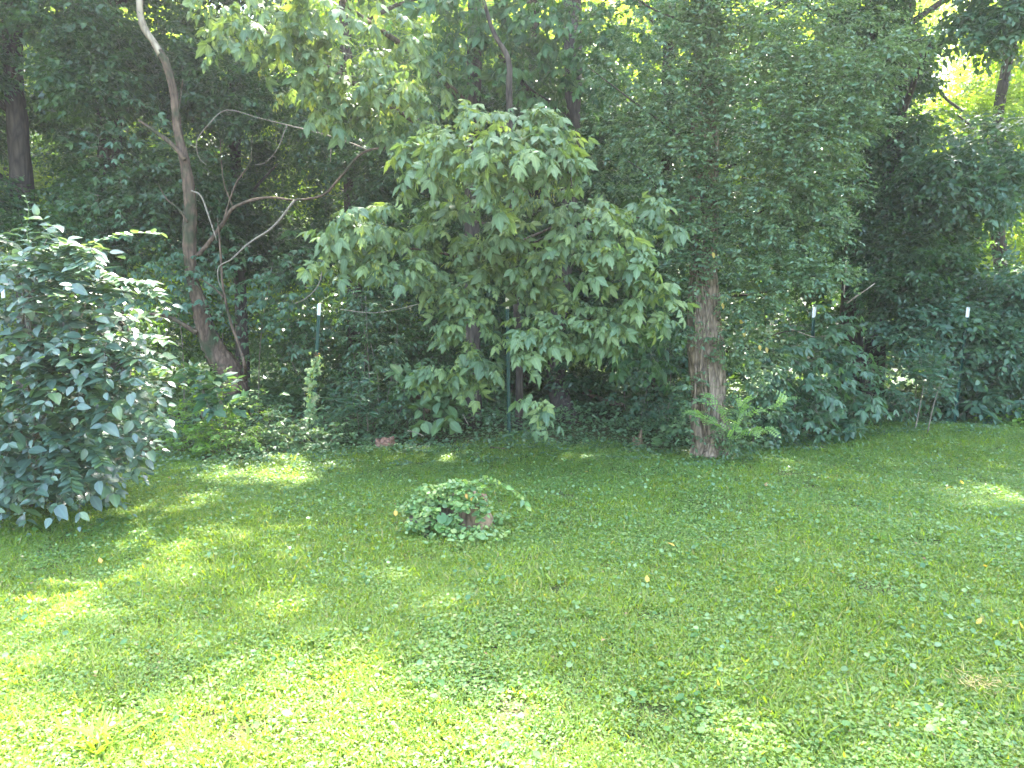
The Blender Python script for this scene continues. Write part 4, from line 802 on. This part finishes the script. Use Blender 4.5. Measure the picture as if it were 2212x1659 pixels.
for a in ((930, 1080, 50, 22, 5.2, 130), (985, 1075, 55, 22, 5.15, 150), (900, 1095, 30, 16, 5.15, 60), (1035, 1085, 28, 20, 5.15, 50), (1010, 1055, 22, 18, 5.15, 36), (880, 1100, 26, 14, 5.2, 40), (940, 1056, 44, 14, 5.2, 70), (985, 1046, 40, 14, 5.15, 70), (900, 1130, 34, 14, 5.0, 50), (925, 1108, 34, 16, 5.02, 70), (1000, 1092, 30, 10, 5.0, 40), (1040, 1110, 14, 16, 5.05, 30), (985, 1120, 14, 14, 4.98, 24), (1025, 1150, 90, 10, 4.9, 70), (960, 1140, 40, 16, 5.0, 44), (1075, 1115, 30, 14, 5.3, 40)): mound(L, *a[:5], int(a[5] * 1.9), .032)
P_ = L.cat()[0]; L.keep(P_[:, 2] > .01)
LH = Leaves()
for u, v in ((950, 1108), (945, 1128), (972, 1112)):
    LH.add(W(u, v, 4.98)[None], np.array([[rng.normal() * .4, -.6, -.7]]), np.array([[0, -.8, .7]]) + rng.normal(size=(1, 3)) * .2, .075)
single_leaves('broad_leaf', [lf_heart()], LH, M_VIO, t)
single_leaves('leaf', [lf_heart(), lf_mid(), lf_disc4()], L, M_STV, t)
ty = thing('poison_ivy_tuft', 'yellow green and rusty leaf tuft crowning the lawn stump', 'plant', (*W(1015, 1075, 5.1)[:2], .2)); L = Leaves()
C, D = blob_twigs(W(1015, 1058, 5.08), (.07, .07, .05), 12, .2); sprays(L, C, norm(D + [0, -.2, .5]), 5, .05, .05, ldroop=.2)
single_leaves('leaf', [lf_mid()], L, M_STV, ty); LD = Leaves(); LD.add(np.array([W(1006, 1066, 5.02), W(1020, 1070, 5.02)]), np.array([[.3, -.3, -1.0], [-.2, -.3, -1.0]]), np.array([[0, -1.0, .2]] * 2), .04); bake('brown_leaf', [lf_mid()], LD, M_DRY, ty, None)
t = thing('arching_shoot', 'leafy shoot arching right from the lawn stump over the grass', 'shoot', (*W(1025, 1100, 5.15)[:2], .1))
q = catmull([W(1020, 1050, 5.15), W(1050, 1033, 5.1), W(1085, 1045, 5.05), (W(1120, 1068, 5.0)), W(1137, 1090, 5.0)], 4)
tube('stem', q[::2], np.linspace(.004, .0015, len(q[::2])), B_GRN, t, 5, per=2); L = Leaves(); D = norm(np.gradient(q, axis=0)); H = norm(np.cross(D, [0, 0, 1.0]))
for k in range(len(q)):
    for s in (-1, 1): L.add(q[k][None], (D[k] * .5 + H[k] * s * .6)[None] + np.array([[0, 0, .35 * s - .25]]) + rng.normal(size=(1, 3)) * .2, np.array([[0, -1.0, .6]]) + rng.normal(size=(1, 3)) * .3, rng.uniform(.045, .065))
single_leaves('leaf', [lf_ovate()], L, M_STV, t)
stump('small splintered stump at the wood edge left of the creeper clad trunk', 1378, 968, .05, .14, 18, 2, .6)
stump('low crumbled reddish stump in the ivy left of the middle post', 828, 972, .10, .10, 22, 3, .3, bark_mat('crumbled_red_wood', (.11, .06, .04), (.32, .19, .13), 14, 1.0, None, .8))
def stick(label, pts, r0, r1, mat=B_TWIG, name='stick', cat='stick', sides=6, **kw):
    V, T = tube_arrays(pts, np.linspace(r0, r1, len(pts)), sides, 4, .12); tag(obj(name, make_mesh(name, V, T, mat)), label, cat, **kw)
def gp(u, v, z=.03): p = G(u, v); return np.array([p[0], p[1], p[2] + z])
stick('fallen log in dappled light under the trees right of centre', [W(1235, 835, 10.8), W(1270, 848, 10.6), W(1300, 865, 10.3), W(1345, 875, 10.0)], .06, .03, B_LEAN, 'fallen_log', 'log', 10)
stick('broken dead branch rising from the ivy left of the middle post', [W(925, 890, 8.6), W(905, 860, 8.7), W(885, 840, 8.8), W(862, 815, 8.9)], .03, .018, B_LEAN, 'dead_branch', 'branch', 8)
stick('pale bent twig lying in the ivy near the middle post', [gp(1045, 965, .05), gp(1055, 955, .08), gp(1060, 945, .1)], .006, .003)
stick('thin twig slanting over the ivy above the pale bent twig', [W(1000, 895, 8.4), W(1005, 905, 8.35), W(1012, 918, 8.3)], .006, .003)
stick('thin straight twig in the ivy right of the crumbled stump', [W(880, 930, 8.2), W(900, 935, 8.15), W(915, 942, 8.1)], .005, .003)
stick('brown stick on the ground at the foot of the middle post', [gp(1060, 972), gp(1085, 975), gp(1110, 972)], .012, .006, B_LEAN)
stick('dark stick in the grass right of the creeper clad trunk', [gp(1740, 968), gp(1765, 970), gp(1790, 975)], .01, .005, B_LEAN)
stick('pale bare branch poking out right of the creeper foliage', [W(1830, 655, 9.8), W(1850, 640, 9.7), W(1868, 628, 9.6), W(1890, 612, 9.6)], .012, .006, B_BARE, 'dead_branch', 'branch')
stick('upright pale bare twig beside the two dark trunks', [W(1822, 640, 9.4), W(1826, 600, 9.4), W(1828, 562, 9.4)], .008, .005, B_BARE, 'dead_branch', 'branch')
stick('bare forked twigs in the gap right of the creeper clad trunk', [W(1690, 705, 8.8), W(1720, 715, 8.8), W(1760, 728, 8.9), W(1800, 722, 9)], .008, .004, B_BARE, 'dead_branch', 'branch')
stick('dead limb hanging low across the ivy behind the middle post', [W(735, 668, 8.9), W(800, 676, 8.8), W(860, 668, 8.8), W(930, 650, 8.8)], .006, .004, B_TWIG, 'dead_branch', 'branch')
stick('dark arching limb against the bright leaves at the upper right', [W(1990, 150, 12.5), W(2025, 190, 12.5), W(2045, 215, 12.5), (W(2080, 240, 12.6))], .035, .02, B_DARK, 'dead_branch', 'branch')

# fallen leaves on the lawn
for k, (u, v, m, lb, s) in enumerate(((1397, 1275, M_YEL, 'upright yellow leaf on the lawn below the stump', .055), (2130, 1242, M_YEL, 'yellow leaf on the lawn near the right edge', .05), (2043, 1068, M_YEL, 'yellow leaf by the sunny patch at the right', .06),
        (220, 1232, M_DRY, 'reddish leaf on the lawn at the left', .045), (1176, 1303, M_YEL, 'small yellow leaf in the middle of the lawn', .035), (2108, 1367, M_YEL, 'faded yellow leaf low on the right side of the lawn', .045), (1458, 1195, M_DRY, 'curled brown leaf right of the stump', .06),
        (1356, 1127, M_VIO, 'pale green fallen leaf in the shaded lawn', .06), (1655, 1062, M_DRY, 'tan leaf in front of the creeper clad trunk', .07), (2080, 1057, M_YEL, 'bright yellow leaf above the sunny patch at the right', .05), (1263, 1030, M_YEL, 'small yellow leaf near the wood edge in the middle', .04), (855, 1128, M_DRY, 'tan leaf beside the root of the stump', .06), (1790, 1118, M_DRY, 'two toned dry leaf right of the middle lawn', .05), (1320, 1190, M_YEL, 'tiny yellow leaf right of the stump', .035))):
    p = gp(u, v, .045); tp = lf_mid(); me = make_mesh('fallen_leaf', tp[0] * s * .95, tp[1], m, np.zeros(len(tp[0])), tp[2]); o = tag(obj('fallen_leaf', me), lb, 'leaf', 'fallen leaves on the lawn')
    o.location = p; o.rotation_euler = (.7 + .3 * math.sin(k * 3), .3 * math.cos(k * 5), k * 2.3)

# ------------------------------------------------------------------ lawn and ground cover
def lawn_pts(n, y0, y1, pw, wid=.80):
    # density falls with distance as y**-pw
    a = 2 - pw; yy = (y0 ** a + rng.random(n) * (y1 ** a - y0 ** a)) ** (1 / a); xx = rng.uniform(-wid, wid, n) * yy + rng.normal(size=n) * .05
    m = yy < edgeY(xx) + .9 * (vnoise(xx, yy, .25, 41) - .35) + .3 * rng.random(n); return xx[m], yy[m]
def put(L, x, y, z, yd, N, s, t=None): L.add(np.column_stack([x, y, ghgt(x, y) + z]), yd, N, s, t)
x, y = lawn_pts(70000, 1.75, 11, .75); n = len(x); g = vnoise(x, y, .55, 1) * .6 + vnoise(x, y, .18, 2) * .4; bare = vnoise(x, y, .35, 9) * .6 + vnoise(x, y, .12, 10) * .4
farr = np.clip((y - 3.6 + .5 * np.clip(x, -1, 1)) / 2.2, 0, 1)
d = vnoise(x, y, .5, 3) * .6 + vnoise(x, y, .16, 4) * .4 + .22 * farr
BL = [lf_blade(.5, .10), lf_blade(.9, .09), lf_blade(.2, .12)]
def patch(name, key, m, tps, mat, kind, size, cnt, sc):
    xx, yy = x[m], y[m]; az = rng.random(len(xx)) * 6.28; P = np.column_stack([xx, yy, ghgt(xx, yy) + .002])
    scatter(name, sprig_set(key, tps, mat, kind, size, 8, cnt), P, np.column_stack([np.cos(az), np.sin(az), rng.normal(size=len(xx)) * .04]), np.array([0, 0, 1.0]) + rng.normal(size=P.shape) * .08, sc * rng.uniform(.8, 1.25, len(xx)), None)
thin = rng.random(n) < np.clip((.80 - bare) * 7, .25, 1)
patch('lawn_grass', 'grass', (rng.random(n) < np.clip((g - .22) * 2.8, .2, 1) * (1 - .72 * farr)) & thin, BL, M_GRS, 'blades', .42, 44, .125)
patch('lawn_grass', 'tall_grass', (rng.random(n) < np.clip((g - .52) * 1.6, .0, 1) * (1 - .6 * farr)) & thin, BL, M_GRS, 'blades', .66, 16, .12)
patch('lawn_weeds', 'weeds', (rng.random(n) < np.clip((d - .40) * 1.9, .05, .8)), [lf_disc4(), lf_small()], M_CLO, 'flat', .14, 17, .12)
patch('lawn_clover', 'clover', (rng.random(n) < .6) & (thin | (farr > .6)), [kite(1, .7, .2, .5), kite(1, .45)], M_CLO, 'flat', .125, 20, .12)
# scattered larger leaves of creeping weeds, more of them away from the viewer and to the right
x, y = lawn_pts(30000, 3.0, 11, .5); g = vnoise(x, y, .4, 51) * .6 + vnoise(x, y, .13, 52) * .4; m = rng.random(len(x)) < np.clip((g - .33) * 2.2, .1, 1) * np.clip((y - 2.8 + .4 * x) / 2, .15, 1); x, y = x[m], y[m]; n = len(x); az = rng.random(n) * 6.28
L = Leaves(); put(L, x, y, rng.uniform(.035, .075, n), np.column_stack([np.cos(az), np.sin(az), rng.normal(size=n) * .35]), rng.normal(size=(n, 3)) * .4 + [0, -.15, 1], rng.uniform(.018, .034, n))
bake('creeping_weeds', [lf_disc4(), lf_small()], L, leaf_mat('pale_creeping_leaf', [(.09, .18, .075), (.13, .23, .09), (.17, .27, .10), (.10, .2, .09)], .4, .5, .35, vein=.1)); print('creep', n)
# violets: larger heart leaves in patches
x, y = lawn_pts(6500, 2.05, 10, 1.0); g = vnoise(x, y, .45, 12) * .7 + vnoise(x, y, .15, 13) * .3 + .06 * np.clip(x / 2, -1, 1)
m = rng.random(len(x)) < np.clip((g - .50) * 4, .05, 1); x, y = x[m], y[m]; n = len(x); az = rng.random(n) * 6.28
yd = np.column_stack([np.cos(az), np.sin(az), rng.normal(size=n) * .3]); N = rng.normal(size=(n, 3)) * .3 + [0, -.1, 1]
L = Leaves(); put(L, x, y, rng.uniform(.025, .06, n), yd, N, rng.uniform(.018, .034, n)); bake('violet_leaves', [lf_heart()], L, M_VIO)
# broad grass tufts, countable near the bottom edge
for u, v, n, s, lb in ((215, 1640, 30, .17, 'broad bladed blue green grass tuft at the bottom left corner'), (150, 1600, 12, .12, 'small grass tuft left of the bottom left tuft'), (890, 1100, 9, .10, 'light grass sprout before the lawn stump'), (905, 1570, 16, .10, 'grass tuft in the sunny middle foreground'), (1760, 1600, 20, .12, 'grass tuft low on the right of the lawn'), (2140, 1610, 16, .11, 'grass tuft at the bottom right corner'), (520, 1560, 16, .11, 'upright grass tuft in the left foreground'), (1530, 1500, 14, .10, 'grass tuft right of the sunny foreground')):
    p = G(u, v); az = rng.random(n) * 6.28; P = np.column_stack([p[0] + rng.normal(size=n) * .03, p[1] + rng.normal(size=n) * .03, np.zeros(n)]); P[:, 2] = ghgt(P[:, 0], P[:, 1]); L = Leaves()
    L.add(P, np.column_stack([np.cos(az), np.sin(az), rng.uniform(.5, 2, n)]), np.column_stack([-np.cos(az), -np.sin(az), np.full(n, .6)]), s * rng.uniform(.6, 1.1, n))
    t = thing('grass_tuft', lb, 'grass tuft', (p[0], p[1], 0), 'grass tufts standing out of the lawn')
    single_leaves('blade', [lf_blade(.6, .11), lf_blade(.3, .09)], L, M_GRS, t, rest='blades')
# leaf crumbs and dry bits lying in the grass
x, y = lawn_pts(14000, 2.05, 11, 1.1); g = vnoise(x, y, .5, 31) * .6 + vnoise(x, y, .15, 32) * .4 + .25 * (edgeY(x) - y < .6); m = rng.random(len(x)) < np.clip((g - .5) * 3, .04, .9); x, y = x[m], y[m]; n = len(x)
az = rng.random(n) * 6.28; L = Leaves(); put(L, x, y, rng.uniform(.015, .04, n), np.column_stack([np.cos(az), np.sin(az), rng.normal(size=n) * .3]), rng.normal(size=(n, 3)) * .5 + [0, 0, 1], rng.uniform(.01, .028, n))
bake('leaf_litter', [kite(1, .4), kite(1, .15), kite(1, .6)], L, leaf_mat('dead_leaf_crumb', [(.12, .07, .04), (.22, .15, .08), (.34, .26, .15), (.16, .12, .06)], .7, .2, .15, vein=0))
# dry clippings
p = G(2110, 1495); n = 110; az = rng.random(n) * 6.28; L = Leaves(); P = np.column_stack([p[0] + rng.normal(size=n) * .06, p[1] + rng.normal(size=n) * .04, .03 + rng.random(n) * .035])
L.add(P, np.column_stack([np.cos(az), np.sin(az), rng.normal(size=n) * .15]), rng.normal(size=(n, 3)) + [0, 0, 1], .045); o = bake('dry_grass_clump', [lf_blade(.2, .05)], L, leaf_mat('straw', [(.34, .26, .14), (.45, .36, .2)], .7, .2, .3, vein=0), None, None); tag(o, 'dry straw coloured grass clump low on the right', 'dry grass')

# ivy and weeds under the trees
L = Leaves(); n = 60000; x = rng.uniform(-.8, .8, n); yy = rng.random(n); y = edgeY(x * 9) - .75 + yy ** 1.5 * 6.5; x = x * y
dd = y - edgeY(x); m = (dd > -.05) | ((dd > -.75) & (rng.random(len(x)) < .6 * (vnoise(x, y, .22, 42) > .5))); x, y, dd = x[m], y[m], dd[m]; n = len(x)
hh = (.05 + .22 * np.clip(dd / 1.2, 0, 1)) * (.3 + vnoise(x, y, .5, 21) * 1.1); z = hh * rng.random(n) ** .5 + .01
az = rng.random(n) * 6.28; yd = np.column_stack([np.cos(az), np.sin(az) - .3, rng.normal(size=n) * .3 - .1]); N = rng.normal(size=(n, 3)) * .4 + [0, -.25, 1]
put(L, x, y, z, yd, N, rng.uniform(.025, .05, n) * (1 + .3 * np.clip(dd, -.6, 1)), np.clip(vnoise(x, y, .6, 22) * .6 + rng.random(n) * .4, 0, .99)); bake('woodland_ground_cover', [lf_disc4(), lf_small()], L, M_IVY); print('cover', n)
# thin scattering volume added to stand in for the backlit lens veil
hv = np.array([(x, y, z) for z in (-1.4, 17.0) for x, y in ((-42, -6), (42, -6), (42, 42), (-42, 42))], float)
ht = np.array([(0, 2, 1), (0, 3, 2), (4, 5, 6), (4, 6, 7), (0, 1, 5), (0, 5, 4), (1, 2, 6), (1, 6, 5), (2, 3, 7), (2, 7, 6), (3, 0, 4), (3, 4, 7)])
hm, hn, hout = mat_new('lens_veil_volume'); pv = hn.nodes.new('ShaderNodeVolumePrincipled'); pv.inputs['Color'].default_value = (.95, .97, 1, 1); pv.inputs['Density'].default_value = VEIL_DENSITY; pv.inputs['Anisotropy'].default_value = .65
hn.links.new(pv.outputs[0], hout.inputs['Volume']); obj('lens_veil', make_mesh('lens_veil', hv, ht, hm, smooth=False), None, 'stuff')
n = 5200; y = rng.uniform(11, 34, n); x = rng.uniform(-.85, .85, n) * y; az = rng.random(n) * 6.28; P = np.column_stack([x, y, ghgt(x, y)])
scatter('woodland_ground_cover', sprig_set('floor', [lf_disc4()], M_IVY, 'flat', .12, 4, 60), P, np.column_stack([np.cos(az), np.sin(az), np.zeros(n)]), np.array([[0, 0, 1.0]] * n), rng.uniform(.6, 1.1, n), None)
tot = sum(len(o.data.polygons) for o in bpy.data.objects if o.type == 'MESH'); print('TRIS', tot, 'OBJS', len(bpy.data.objects))
